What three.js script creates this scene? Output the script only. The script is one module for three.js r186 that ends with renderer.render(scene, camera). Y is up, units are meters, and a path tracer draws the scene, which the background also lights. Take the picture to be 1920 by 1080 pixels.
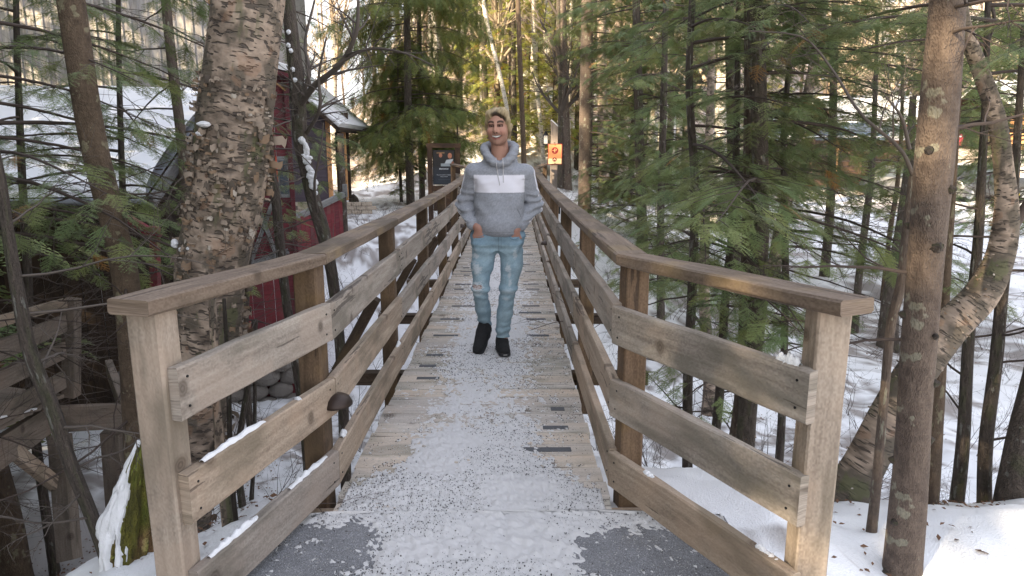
import * as THREE from 'three';
import { mergeGeometries, toCreasedNormals } from 'three/addons/utils/BufferGeometryUtils.js';
import { RoundedBoxGeometry } from 'three/addons/geometries/RoundedBoxGeometry.js';

// ---------------------------------------------------------------- camera, sky, sun, exposure
const scene = new THREE.Scene();
const CAM_H = 1.45, PITCH = THREE.MathUtils.degToRad(11.3), F = 1280;
const camera = new THREE.PerspectiveCamera(2 * Math.atan(540 / F) * 180 / Math.PI, 16 / 9, 0.05, 600);
camera.position.set(0, CAM_H, 0);
camera.rotation.set(-PITCH, 0, 0);
scene.add(camera);
const renderer = new THREE.WebGLRenderer({ antialias: true });
renderer.toneMapping = THREE.LinearToneMapping;
renderer.toneMappingExposure = 3.35;
renderer.shadowMap.enabled = true;
const SUN = new THREE.Vector3(-0.76, 0.47, 0.46).normalize();
{ // a pale winter sky: blue overhead, milky towards the horizon and the sun
  const W = 256, H = 128, px = new Float32Array(W * H * 4), d = new THREE.Vector3();
  for (let j = 0; j < H; j++) for (let i = 0; i < W; i++) {
    const th = ((j + 0.5) / H - 0.5) * Math.PI, ph = ((i + 0.5) / W - 0.5) * Math.PI * 2;
    d.set(Math.cos(th) * Math.cos(ph), Math.sin(th), Math.cos(th) * Math.sin(ph));
    const up = Math.max(0, d.y), m = Math.pow(1 - up, 2.2), glow = Math.pow(Math.max(0, d.dot(SUN)), 6) * 0.5;
    const low = d.y < 0 ? Math.max(0.35, 1 + d.y * 2.5) : 1;
    const k = (j * W + i) * 4;
    px[k] = (0.385 + 0.30 * m + glow * 0.7) * low;
    px[k + 1] = (0.415 + 0.265 * m + glow * 0.65) * low;
    px[k + 2] = (0.505 + 0.165 * m + glow * 0.55) * low;
    px[k + 3] = 1;
  }
  const sky = new THREE.DataTexture(px, W, H, THREE.RGBAFormat, THREE.FloatType);
  sky.mapping = THREE.EquirectangularReflectionMapping;
  sky.magFilter = THREE.LinearFilter; sky.needsUpdate = true;
  scene.background = sky; scene.environment = sky;
  scene.backgroundIntensity = 1; scene.environmentIntensity = 1;
}
const sun = new THREE.DirectionalLight(new THREE.Color().setRGB(1, 0.81, 0.56), 5);
sun.position.copy(SUN).multiplyScalar(80); sun.target.position.set(0, 0, -20);
sun.castShadow = true; sun.shadow.mapSize.set(4096, 4096); sun.shadow.radius = 1.5;
Object.assign(sun.shadow.camera, { left: -60, right: 60, top: 60, bottom: -60, near: 1, far: 220 });
scene.add(sun, sun.target);

// ---------------------------------------------------------------- helpers
const V = (x, y, z) => new THREE.Vector3(x, y, z);
function rngOf(seed) { let s = seed >>> 0; return () => { s = (s + 0x6d2b79f5) | 0; let t = Math.imul(s ^ (s >>> 15), 1 | s); t = (t + Math.imul(t ^ (t >>> 7), 61 | t)) ^ t; return ((t ^ (t >>> 14)) >>> 0) / 4294967296; }; }
const clamp = (x, a = 0, b = 1) => Math.min(b, Math.max(a, x));
const sst = (a, b, x) => { const t = clamp((x - a) / (b - a)); return t * t * (3 - 2 * t); };
const lerp = (a, b, t) => a + (b - a) * t;
function hash3(x, y, z) { let h = Math.imul(x, 374761393) ^ Math.imul(y, 668265263) ^ Math.imul(z, 2147483647 - 1274126177); h = Math.imul(h ^ (h >>> 13), 1274126177); h ^= h >>> 16; return (h >>> 0) / 4294967296; }
function vn(x, y, z = 0) {
  const xi = Math.floor(x), yi = Math.floor(y), zi = Math.floor(z); let fx = x - xi, fy = y - yi, fz = z - zi;
  fx = fx * fx * (3 - 2 * fx); fy = fy * fy * (3 - 2 * fy); fz = fz * fz * (3 - 2 * fz);
  const L = (a, b, t) => a + (b - a) * t;
  return L(L(L(hash3(xi, yi, zi), hash3(xi + 1, yi, zi), fx), L(hash3(xi, yi + 1, zi), hash3(xi + 1, yi + 1, zi), fx), fy),
    L(L(hash3(xi, yi, zi + 1), hash3(xi + 1, yi, zi + 1), fx), L(hash3(xi, yi + 1, zi + 1), hash3(xi + 1, yi + 1, zi + 1), fx), fy), fz);
}
function fbm(x, y, z = 0, o = 4) { let a = 0.5, s = 0, n = 0; for (let i = 0; i < o; i++) { s += a * vn(x, y, z + i * 17); n += a; a *= 0.5; x = x * 2.03 + 11; y = y * 2.03 + 7; z *= 2; } return s / n; }
// tileable noise on the unit square with px by py cells
function tn(u, v, px, py, seed = 0) {
  const x = u * px, y = v * py, xi = Math.floor(x), yi = Math.floor(y); let fx = x - xi, fy = y - yi;
  fx = fx * fx * (3 - 2 * fx); fy = fy * fy * (3 - 2 * fy);
  const m = (a, n) => ((a % n) + n) % n, x0 = m(xi, px), x1 = m(xi + 1, px), y0 = m(yi, py), y1 = m(yi + 1, py);
  return lerp(lerp(hash3(x0, y0, seed), hash3(x1, y0, seed), fx), lerp(hash3(x0, y1, seed), hash3(x1, y1, seed), fx), fy);
}
function tfbm(u, v, px, py, o = 4, seed = 0) { let a = 0.5, s = 0, n = 0; for (let i = 0; i < o; i++) { s += a * tn(u, v, px << i, py << i, seed + i * 31); n += a; a *= 0.55; } return s / n; }
const toS = (c) => { c = clamp(c); return 255 * (c <= 0.0031308 ? 12.92 * c : 1.055 * Math.pow(c, 1 / 2.4) - 0.055); };
// f(u, v) -> [r, g, b, height]; gives a colour map (linear values in) and a bump map
function tex(w, h, f, bump = true) {
  const c = new Uint8Array(w * h * 4), b = bump ? new Uint8Array(w * h * 4) : null;
  for (let j = 0; j < h; j++) for (let i = 0; i < w; i++) {
    const r = f((i + 0.5) / w, (j + 0.5) / h), k = (j * w + i) * 4;
    c[k] = toS(r[0]); c[k + 1] = toS(r[1]); c[k + 2] = toS(r[2]); c[k + 3] = 255;
    if (b) { b[k] = b[k + 1] = b[k + 2] = clamp(r[3]) * 255; b[k + 3] = 255; }
  }
  const mk = (d, srgb) => { const t = new THREE.DataTexture(d, w, h); t.wrapS = t.wrapT = THREE.RepeatWrapping; t.magFilter = THREE.LinearFilter; t.minFilter = THREE.LinearMipmapLinearFilter; t.generateMipmaps = true; if (srgb) t.colorSpace = THREE.SRGBColorSpace; t.needsUpdate = true; return t; };
  return { map: mk(c, true), bumpMap: b ? mk(b, false) : null };
}
const mix3 = (a, b, t) => [a[0] + (b[0] - a[0]) * t, a[1] + (b[1] - a[1]) * t, a[2] + (b[2] - a[2]) * t];
const rgb = (r, g, b) => new THREE.Color().setRGB(r, g, b);
function mat(o) { const { c, ...rest } = o; const m = new THREE.MeshStandardMaterial({ roughness: 0.9, metalness: 0, ...rest }); if (c) m.color.setRGB(...c); return m; }
// pixel of the photograph (1920 wide) at a forward distance d -> a point of the world
function at(px, py, d) {
  const x = (px - 960) / F, y = -(py - 540) / F, c = Math.cos(PITCH), s = Math.sin(PITCH), t = d / (c + y * s);
  return V(x * t, CAM_H + (-s + y * c) * t, -d);
}
const pxSize = (p) => { const c = Math.cos(PITCH), s = Math.sin(PITCH); return (-p.z * c + (CAM_H - p.y) * s) / F; };   // metres per photo pixel at a point
const used = {};
function numbered(n) { used[n] = (used[n] ?? -1) + 1; return used[n] ? n + '_' + String(used[n]).padStart(3, '0') : n; }
function shade(o) { o.traverse((m) => { if (m.isMesh) { m.castShadow = true; m.receiveShadow = true; } }); return o; }
function tag(o, label, category, group) { if (label) o.userData.label = label; if (category) o.userData.category = category; if (group) o.userData.group = group; return o; }
function thing(name, label, category, p = V(0, 0, 0), group) { const o = new THREE.Group(); o.name = numbered(name); o.position.copy(p); tag(o, label, category, group); scene.add(o); return o; }
function part(name, geo, m, parent, label) { const o = new THREE.Mesh(geo, m); o.name = name; o.castShadow = o.receiveShadow = true; if (label) o.userData.label = label; parent.add(o); return o; }
function struct(name, geo, m) { const o = new THREE.Mesh(geo, m); o.name = numbered(name); o.castShadow = o.receiveShadow = true; o.userData.kind = 'structure'; scene.add(o); return o; }
function stuff(o, name, label, category) { o.name = numbered(name); o.userData.kind = 'stuff'; tag(o, label, category); o.castShadow = o.receiveShadow = true; scene.add(o); return o; }
function copyOf(o, label, group) { const c = o.clone(); c.name = numbered(o.name.replace(/_\d\d\d$/, '')); if (label) c.userData = { ...o.userData, label }; if (group) c.userData.group = group; scene.add(c); return c; }
function geo(pos, idx, uv, nor, col) {
  const g = new THREE.BufferGeometry();
  g.setAttribute('position', new THREE.Float32BufferAttribute(pos, 3));
  if (uv) g.setAttribute('uv', new THREE.Float32BufferAttribute(uv, 2));
  if (col) g.setAttribute('color', new THREE.Float32BufferAttribute(col, 3));
  if (idx) g.setIndex(idx);
  if (nor) g.setAttribute('normal', new THREE.Float32BufferAttribute(nor, 3)); else g.computeVertexNormals();
  return g;
}
// smooth curve through points with radii (arrays of {p, r}) -> resampled
function smoothPath(pts, rs, n) {
  const c = new THREE.CatmullRomCurve3(pts, false, 'centripetal'), P = [], R = [];
  for (let i = 0; i <= n; i++) { const t = i / n; P.push(c.getPoint(t)); const f = t * (rs.length - 1), k = Math.min(rs.length - 2, Math.floor(f)); R.push(lerp(rs[k], rs[k + 1], f - k)); }
  return [P, R];
}
// round limb along a path; bump(angle, along, i) scales the radius
function tube(P, R, seg = 6, o = {}) {
  const pos = [], uv = [], idx = [], n = P.length; let s = 0;
  const ref = o.ref || V(0.31, 0.1, 0.94), T = V(), N = V(), B = V(), q = V();
  for (let i = 0; i < n; i++) {
    T.subVectors(P[Math.min(n - 1, i + 1)], P[Math.max(0, i - 1)]).normalize();
    N.copy(ref).addScaledVector(T, -ref.dot(T)); if (N.lengthSq() < 1e-4) N.set(1, 0, 0).addScaledVector(T, -T.x); N.normalize(); B.crossVectors(T, N);
    if (i) s += P[i].distanceTo(P[i - 1]);
    for (let k = 0; k <= seg; k++) {
      const a = (k % seg) / seg * Math.PI * 2, r = R[i] * (o.bump ? o.bump(a, s, i) : 1);
      q.copy(P[i]).addScaledVector(N, Math.cos(a) * r).addScaledVector(B, Math.sin(a) * r);
      pos.push(q.x, q.y, q.z); uv.push((k / seg) * (o.ru || 1) + (o.u0 || 0), s / (o.lv || 1) + (o.v0 || 0));
    }
  }
  const w = seg + 1;
  for (let i = 0; i < n - 1; i++) for (let k = 0; k < seg; k++) { const a = i * w + k, b = a + 1, c = a + w, d = c + 1; idx.push(a, b, c, b, d, c); }
  if (o.cap) { for (const [row, p, fl] of [[0, P[0], 1], [n - 1, P[n - 1], 0]]) { const ci = pos.length / 3; pos.push(p.x, p.y, p.z); uv.push(0.5, 0.5); for (let k = 0; k < seg; k++) fl ? idx.push(ci, row * w + k + 1, row * w + k) : idx.push(ci, row * w + k, row * w + k + 1); } }
  const g = geo(pos, idx, uv), nr = g.attributes.normal;
  for (let i = 0; i < n; i++) { const a = i * w, b = a + seg; const x = nr.getX(a) + nr.getX(b), y = nr.getY(a) + nr.getY(b), z = nr.getZ(a) + nr.getZ(b), l = Math.hypot(x, y, z) || 1; nr.setXYZ(a, x / l, y / l, z / l); nr.setXYZ(b, x / l, y / l, z / l); }
  return g;
}
// sawn timber with chamfered arrises swept along points: wAxis is the horizontal across direction
let beamSeed = 1;
function beam(P, w, h, o = {}) {
  const ch = o.ch ?? 0.004, r = rngOf(900 + beamSeed++), u0 = r() * 7, v0 = r() * 5, wob = o.wob ?? 0.0016;
  const hw = w / 2, hh = h / 2, prof = [[-hw + ch, -hh], [hw - ch, -hh], [hw, -hh + ch], [hw, hh - ch], [hw - ch, hh], [-hw + ch, hh], [-hw, hh - ch], [-hw, -hh + ch]];
  const pos = [], uv = []; let s = 0; const rings = [], N = P.length;
  for (let i = 0; i < N; i++) {
    const T = V().subVectors(P[Math.min(N - 1, i + 1)], P[Math.max(0, i - 1)]).normalize();
    const A = o.across ? o.across.clone() : V(0, 1, 0).cross(T); A.addScaledVector(T, -A.dot(T)).normalize();
    const U = V().crossVectors(T, A).normalize(); if (o.up && U.dot(o.up) < 0) U.negate();
    if (i) s += P[i].distanceTo(P[i - 1]);
    const ring = prof.map(([x, y], k) => V().copy(P[i]).addScaledVector(A, x + (r() - 0.5) * 2 * wob).addScaledVector(U, y + (r() - 0.5) * 2 * wob));
    if (o.skew && i === 0) ring.forEach((q, k) => q.addScaledVector(T, o.skew[0] * prof[k][0]));
    if (o.skew && i === N - 1) ring.forEach((q, k) => q.addScaledVector(T, o.skew[1] * prof[k][0]));
    rings.push([ring, s]);
  }
  let per = [0]; for (let k = 0; k < 8; k++) { const a = prof[k], b = prof[(k + 1) % 8]; per.push(per[k] + Math.hypot(a[0] - b[0], a[1] - b[1])); }
  const put = (q, u, v) => { pos.push(q.x, q.y, q.z); uv.push(u + u0, v + v0); };
  for (let i = 0; i < N - 1; i++) { const [a, sa] = rings[i], [b, sb] = rings[i + 1];
    for (let k = 0; k < 8; k++) { const l = (k + 1) % 8; put(a[k], sa, per[k]); put(a[l], sa, per[k + 1]); put(b[k], sb, per[k]); put(a[l], sa, per[k + 1]); put(b[l], sb, per[k + 1]); put(b[k], sb, per[k]); } }
  for (const e of [0, 1]) { const ring = rings[e ? N - 1 : 0][0]; for (let k = 1; k < 7; k++) { const t = e ? [0, k, k + 1] : [0, k + 1, k]; for (const m of t) put(ring[m], prof[m][0] * 0.25, prof[m][1] * 3); } }
  const g = geo(pos, null, uv);
  // make sure faces look outwards
  const c = V(); for (const q of rings[0][0]) c.addScaledVector(q, 1 / 8);
  const n0 = V(g.attributes.normal.getX(0), g.attributes.normal.getY(0), g.attributes.normal.getZ(0)), p0 = V(pos[0], pos[1], pos[2]).add(V(pos[3], pos[4], pos[5])).multiplyScalar(0.5);
  if (n0.dot(p0.sub(c)) < 0) { for (let i = 0; i < pos.length; i += 9) for (let k = 0; k < 3; k++) { [pos[i + 3 + k], pos[i + 6 + k]] = [pos[i + 6 + k], pos[i + 3 + k]]; } for (let i = 0; i < uv.length; i += 6) for (let k = 0; k < 2; k++) { [uv[i + 2 + k], uv[i + 4 + k]] = [uv[i + 4 + k], uv[i + 2 + k]]; } return geo(pos, null, uv); }
  return g;
}
const seg = (a, b, n = 4) => Array.from({ length: n + 1 }, (_, i) => V().lerpVectors(a, b, i / n));
function bevelBox(w, h, d, r = 0.01, x = 0, y = 0, z = 0) { const g = new RoundedBoxGeometry(w, h, d, 1, Math.min(r, w / 2.1, h / 2.1, d / 2.1)); g.translate(x, y, z); return g; }
const plain = (g) => { const q = g.index ? g.toNonIndexed() : g; for (const k of Object.keys(q.attributes)) if (!['position', 'normal', 'uv'].includes(k)) q.deleteAttribute(k); return q; };
const merge = (l) => mergeGeometries(l.map(plain));

// ---------------------------------------------------------------- materials
function woodTex(base, dark, seed, warm) {
  return tex(1024, 512, (u, v) => {   // u runs along the grain
    const wv = v + 0.012 * (tfbm(u, v, 4, 4, 3, seed) - 0.5) * 2;
    const g1 = tfbm(u, wv, 9, 80, 3, seed + 1), g2 = tfbm(u, wv, 4, 24, 3, seed + 2), blot = tfbm(u, v, 9, 5, 4, seed + 3), fine = tn(u, v, 260, 256, seed + 5);
    let t = 0.45 * g1 + 0.3 * g2 + 0.25 * fine, c = mix3(dark, base, clamp((t - 0.25) * 1.9));
    c = mix3(c, warm, 0.55 * sst(0.48, 0.75, blot)); const gr = tfbm(u, v, 5, 9, 4, seed + 9); c = mix3(c, [dark[0] * 0.7, dark[1] * 0.75, dark[2] * 0.7], 0.7 * sst(0.5, 0.75, gr));
    // knots
    for (let k = 0; k < 9; k++) { const kx = hash3(k, seed, 1), ky = hash3(k, seed, 2); let dx = Math.abs(u - kx); dx = Math.min(dx, 1 - dx); let dy = Math.abs(v - ky); dy = Math.min(dy, 1 - dy); const d = Math.hypot(dx * 2, dy) / (0.012 + 0.012 * hash3(k, seed, 3)); if (d < 2.4) { const ring = 0.5 + 0.5 * Math.sin(d * 9); c = mix3(c, mix3([0.07, 0.05, 0.035], dark, ring * 0.5), (1 - sst(0.7, 2.4, d)) * 0.8); t -= (1 - sst(0.5, 1.6, d)) * 0.3; } }
    // checks (drying cracks)
    const cr = tn(u, v, 3, 40, seed + 7); if (cr > 0.86 && g1 < 0.45) { c = mix3(c, [0.04, 0.03, 0.025], 0.6); t -= 0.3; }
    return [c[0], c[1], c[2], clamp(t)];
  });
}
const W1 = woodTex([0.45, 0.395, 0.335], [0.21, 0.175, 0.143], 11, [0.40, 0.32, 0.255]);
const W2 = woodTex([0.30, 0.235, 0.18], [0.12, 0.085, 0.06], 23, [0.27, 0.20, 0.10]);
const W3 = woodTex([0.66, 0.60, 0.53], [0.42, 0.375, 0.325], 37, [0.58, 0.49, 0.40]);
for (const w of [W1, W2, W3]) for (const t of [w.map, w.bumpMap]) t.repeat.set(0.55, 0.9);
const M = {};
M.rail = mat({ ...W1, bumpScale: 0.004, roughness: 0.85 });
M.rail2 = mat({ ...W1, bumpScale: 0.004, roughness: 0.85, c: [0.88, 0.88, 0.9] });
M.rail3 = mat({ ...W1, bumpScale: 0.004, roughness: 0.85, c: [1.1, 1.0, 0.89] });
M.cap = mat({ ...W2, bumpScale: 0.004, roughness: 0.78, c: [0.85, 0.82, 0.79] });
M.post = mat({ ...W1, bumpScale: 0.003, roughness: 0.85, c: [1.02, 0.97, 0.92] });
M.postDark = mat({ ...W2, bumpScale: 0.003, roughness: 0.85, c: [0.66, 0.56, 0.45] });
M.plank = [[1, 1, 1], [0.92, 0.9, 0.88], [1.04, 0.99, 0.93], [0.86, 0.86, 0.87]].map((c) => mat({ ...W3, bumpScale: 0.003, roughness: 0.88, c }));
M.under = mat({ ...W2, bumpScale: 0.003, c: [0.5, 0.45, 0.4] });
M.oldWood = mat({ ...W1, bumpScale: 0.004, c: [0.62, 0.58, 0.55] });
M.brownWood = mat({ ...W2, bumpScale: 0.003, c: [0.28, 0.21, 0.175] });
M.grip = mat({ c: [0.045, 0.047, 0.052], roughness: 0.95, ...(() => { const t = tex(128, 128, (u, v) => { const n = hash3(u * 128 | 0, v * 128 | 0, 5); return [0.07 + 0.08 * n, 0.073 + 0.08 * n, 0.08 + 0.08 * n, n]; }); return { map: t.map, bumpMap: t.bumpMap, bumpScale: 0.001 }; })() }); M.grip.color.set(1, 1, 1);
M.black = mat({ c: [0.012, 0.012, 0.013], roughness: 0.5, metalness: 0.4 });
M.bronze = mat({ c: [0.05, 0.035, 0.028], roughness: 0.42, metalness: 0.6 });
const SN = tex(512, 512, (u, v) => { const a = tfbm(u, v, 8, 8, 6, 3), b = hash3(u * 512 | 0, v * 512 | 0, 9); const k = 0.80 + 0.06 * a + 0.02 * b; return [k, k * 1.003, k * 1.012, 0.7 * a + 0.3 * b]; });
M.snow = mat({ ...SN, bumpScale: 0.012, roughness: 0.75 });
M.snowFine = mat({ map: SN.map, bumpMap: SN.bumpMap, bumpScale: 0.006, roughness: 0.75 });
M.trod = mat({ map: SN.map, bumpMap: SN.bumpMap, bumpScale: 0.007, roughness: 0.8, c: [0.80, 0.785, 0.765] });
// barks: u round the trunk, v along it
const bark = {};
bark.grey = tex(512, 1024, (u, v) => {   // smooth grey-brown bark with blotches and lichen
  const b = tfbm(u, v, 4, 6, 5, 41), f = tfbm(u, v, 24, 18, 4, 42), h = tfbm(u, v, 5, 60, 3, 43), fine = tn(u, v, 128, 128, 44);
  let c = mix3([0.085, 0.062, 0.048], [0.20, 0.155, 0.122], clamp(0.25 + 1.5 * (0.5 * f + 0.3 * h + 0.2 * fine - 0.35)));
  c = mix3(c, [0.062, 0.043, 0.034], 0.7 * sst(0.55, 0.75, b));
  const li = tfbm(u, v, 7, 12, 4, 45); c = mix3(c, [0.33, 0.33, 0.25], 0.6 * sst(0.66, 0.73, li));
  return [c[0], c[1], c[2], 0.6 * f + 0.4 * fine];
});
bark.dark = tex(512, 1024, (u, v) => {   // flaky dark bark with vertical furrows
  const wu = u + 0.03 * (tfbm(u, v, 4, 8, 3, 51) - 0.5), r = tfbm(wu, v, 14, 10, 4, 52), sc = tfbm(wu, v, 22, 26, 3, 53), fine = tn(u, v, 128, 200, 54);
  const t = clamp(1.6 * (0.55 * r + 0.3 * sc + 0.15 * fine) - 0.35);
  let c = mix3([0.035, 0.027, 0.021], [0.155, 0.122, 0.098], t); const moss = tfbm(u, v, 5, 7, 4, 55); c = mix3(c, [0.075, 0.085, 0.035], 0.45 * sst(0.56, 0.75, moss));
  const li = tfbm(u, v, 9, 14, 4, 57); c = mix3(c, [0.30, 0.30, 0.26], 0.5 * sst(0.68, 0.75, li));
  return [c[0], c[1], c[2], t];
});
bark.yellow = tex(1024, 1024, (u, v) => {   // yellow birch: horizontal peeling strips
  const wv = v + 0.02 * (tfbm(u, v, 5, 5, 3, 61) - 0.5), st = tfbm(u, wv, 4, 16, 5, 62), ln = tfbm(u, wv, 10, 90, 2, 63), b = tfbm(u, v, 4, 5, 5, 64);
  let c = mix3([0.10, 0.074, 0.054], [0.40, 0.31, 0.235], clamp((st - 0.28) * 2.1));
  c = mix3(c, [0.055, 0.042, 0.032], 0.88 * sst(0.60, 0.69, ln)); c = mix3(c, [0.085, 0.07, 0.05], 0.85 * sst(0.47, 0.62, b));
  c = mix3(c, [0.30, 0.17, 0.10], 0.35 * sst(0.66, 0.75, tfbm(u, v, 5, 9, 3, 66)));
  c = mix3(c, [0.085, 0.095, 0.035], 0.6 * sst(0.62, 0.74, tfbm(u, v, 6, 4, 4, 67)));
  return [c[0], c[1], c[2], clamp(0.6 * st + 0.4 * (1 - sst(0.64, 0.72, ln)) - 0.1)];
});
bark.white = tex(256, 1024, (u, v) => {
  const ln = tfbm(u, v, 4, 60, 3, 71), b = tfbm(u, v, 4, 9, 4, 72), n = tfbm(u, v, 8, 20, 3, 73);
  let c = mix3([0.50, 0.44, 0.36], [0.76, 0.71, 0.62], n); c = mix3(c, [0.05, 0.04, 0.035], 0.85 * sst(0.63, 0.7, ln)); c = mix3(c, [0.06, 0.05, 0.04], 0.8 * sst(0.66, 0.74, b));
  return [c[0], c[1], c[2], n];
});
M.barkGrey = mat({ ...bark.grey, bumpScale: 0.012 });
M.barkStout = mat({ ...bark.grey, bumpScale: 0.012, c: [0.80, 0.78, 0.77] });
M.barkWarm = mat({ ...bark.grey, bumpScale: 0.012, c: [0.80, 0.73, 0.60] });
M.barkDark = mat({ ...bark.dark, bumpScale: 0.03 });
M.barkYellow = mat({ ...bark.yellow, bumpScale: 0.022, roughness: 0.8 });
M.barkWhite = mat({ ...bark.white, bumpScale: 0.008, roughness: 0.75 });
M.twig = mat({ c: [0.075, 0.055, 0.045] });
M.twigGrey = mat({ c: [0.105, 0.085, 0.07] });
M.twigPale = mat({ c: [0.43, 0.34, 0.24] });
const leafMat = (c, tr = 0.35) => { const m = new THREE.MeshPhysicalMaterial({ roughness: 0.9, side: THREE.DoubleSide, transmission: tr, thickness: 0, specularIntensity: 0.3 }); m.color.setRGB(...c); return m; };
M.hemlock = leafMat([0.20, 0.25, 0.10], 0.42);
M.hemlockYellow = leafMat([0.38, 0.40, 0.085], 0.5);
M.spruce = leafMat([0.20, 0.24, 0.075], 0.45);
// ---------------------------------------------------------------- terrain
const AX = -0.165;                                      // centre line of the footbridge
const D0 = 2.56, D1 = 16.7;                             // where its deck begins and ends
const deckY = (d) => { const t = clamp((d - D0) / (D1 - D0), 0, 1.05); return 0.1 * t - 0.35 * t * (1 - t); };
function groundBase(x, d) {
  const side = sst(1.5, 7, x);
  let y = -0.26 * sst(1.0, 1.6, Math.abs(x - 0.03));
  y -= (x < 0 ? 2.25 : 2.05) * sst(2.5, x < 0 ? 5.8 : 7.2, d);
  y += lerp(2.25 * sst(9.3, 17.2, d), 1.75 * sst(9, 33, d), side);
  y += 2.1 * sst(33.1, 33.9, d) * sst(9, 11.5, x);
  const az = x / Math.max(8, d), st = lerp(27, 50, sst(0.12, 0.35, az)), slope = lerp(0.12, 0.44, sst(-0.24, -0.1, az));
  const r = Math.max(0, d - st); y += slope * r * r / (r + 8) * (1 - 0.35 * sst(60, 140, d));
  y += 0.3 * Math.exp(-(((x - 2.95) / 0.75) ** 2 + ((d - 2.75) / 0.35) ** 2));
  y += 0.14 * Math.exp(-(((x + 1.75) / 0.5) ** 2 + ((d - 2.6) / 0.4) ** 2));
  y -= 0.55 * sst(1.55, 2.5, -x) * sst(5, 2.5, d); if (d < 2.5) y -= 0.2 * sst(1.2, 3, Math.abs(x)) * sst(-2, 2, d);
  return y;
}
function G(x, d) {
  const off = sst(0.75, 1.25, Math.abs(x - 0.03)) + sst(2.8, 4, d); const k = Math.min(1, off);
  const b = groundBase(x, d);
  return b - 0.05 + k * (0.28 * (fbm(x * 0.5, d * 0.5, 3, 3) - 0.5) + (0.2 + 0.08 * sst(4, 6, d)) * (fbm(x * 1.9, d * 1.9, 8, 4) - 0.5));
}
{
  const NX = 460, ND = 460, pos = [], uv = [], col = [], idx = [];
  const sx = (t) => { const s = t * 2 - 1; return 150 * Math.sinh(5.2 * s) / Math.sinh(5.2); };
  const sd = (t) => { const s = t * 1.35 - 0.35; return 5 + 190 * Math.sinh(5.0 * s) / Math.sinh(5.0); };
  for (let j = 0; j <= ND; j++) for (let i = 0; i <= NX; i++) {
    const x = sx(i / NX), d = sd(j / ND), y = G(x, d) + (d < 30 && Math.abs(x) < 25 ? 0.035 * (fbm(x * 7, d * 7, 1, 2) - 0.5) : 0);
    pos.push(x, y, -d); uv.push(x / 1.7, d / 1.7);
    // leaf litter and bare earth show through thin snow, most of all on the hillside
    const far = sst(24, 40, d), l = fbm(x * 0.8, d * 0.8, 5, 5), l2 = fbm(x * 5, d * 5, 6, 3);
    const nr = sst(4, 6.5, d) * sst(1.2, 2.2, Math.abs(x)); const l3 = fbm(x * 13, d * 13, 2, 2); let t = sst(0.63 - 0.34 * far - 0.135 * nr * (1 - far), 0.75 - 0.26 * far - 0.17 * nr * (1 - far), 0.48 * l + 0.36 * l2 + 0.16 * l3) * (0.75 + 0.1 * far);
    if (d > 34 && d < 49 && x > 9) t *= 0.5;
    const under = Math.exp(-(((x + 4.8) / 1.3) ** 2 + ((d - 6.3) / 1.8) ** 2)); t = Math.max(t, 0.55 * sst(0.3, 0.6, under + 0.6 * (l2 - 0.5)));
    const c = mix3([1, 1, 1], far > 0.5 ? [0.36, 0.235, 0.14] : [0.15, 0.1, 0.065], t); col.push(...c);
  }
  const w = NX + 1;
  for (let j = 0; j < ND; j++) for (let i = 0; i < NX; i++) { const a = j * w + i; idx.push(a, a + 1, a + w, a + 1, a + w + 1, a + w); }
  const m = M.snow.clone(); m.vertexColors = true;
  struct('ground', geo(pos, idx, uv, null, col), m);
}
// asphalt path that leads on to the bridge
const AS = tex(512, 512, (u, v) => { const n = 0.5 * hash3(u * 512 | 0, v * 512 | 0, 3) + 0.5 * hash3(u * 170 | 0, v * 170 | 0, 13), m = tn(u, v, 170, 170, 8), b = tfbm(u, v, 5, 5, 4, 6); const k = 0.085 + 0.09 * m * m + 0.2 * (n > 0.8 ? 1 : 0) + 0.10 * b + 0.06 * n * n; return [k, k * 1.01, k * 1.05, 0.5 * m + 0.5 * n]; });
M.asphalt = mat({ ...AS, bumpScale: 0.004, roughness: 0.9 });
{
  const pos = [], uv = [], idx = []; const n = 14;
  for (let j = 0; j <= n; j++) { const d = 2.535 - j * 0.6; for (let i = 0; i <= 10; i++) { const x = lerp(-1.0, 0.86, i / 10) * (1 + 0.12 * Math.max(0, j - 2)); pos.push(x, 0, -d); uv.push(x / 0.6, d / 0.6); } }
  for (let j = 0; j < n; j++) for (let i = 0; i < 10; i++) { const a = j * 11 + i; idx.push(a, a + 11, a + 1, a + 1, a + 11, a + 12); }
  struct('path', geo(pos, idx, uv), M.asphalt);
}
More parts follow.
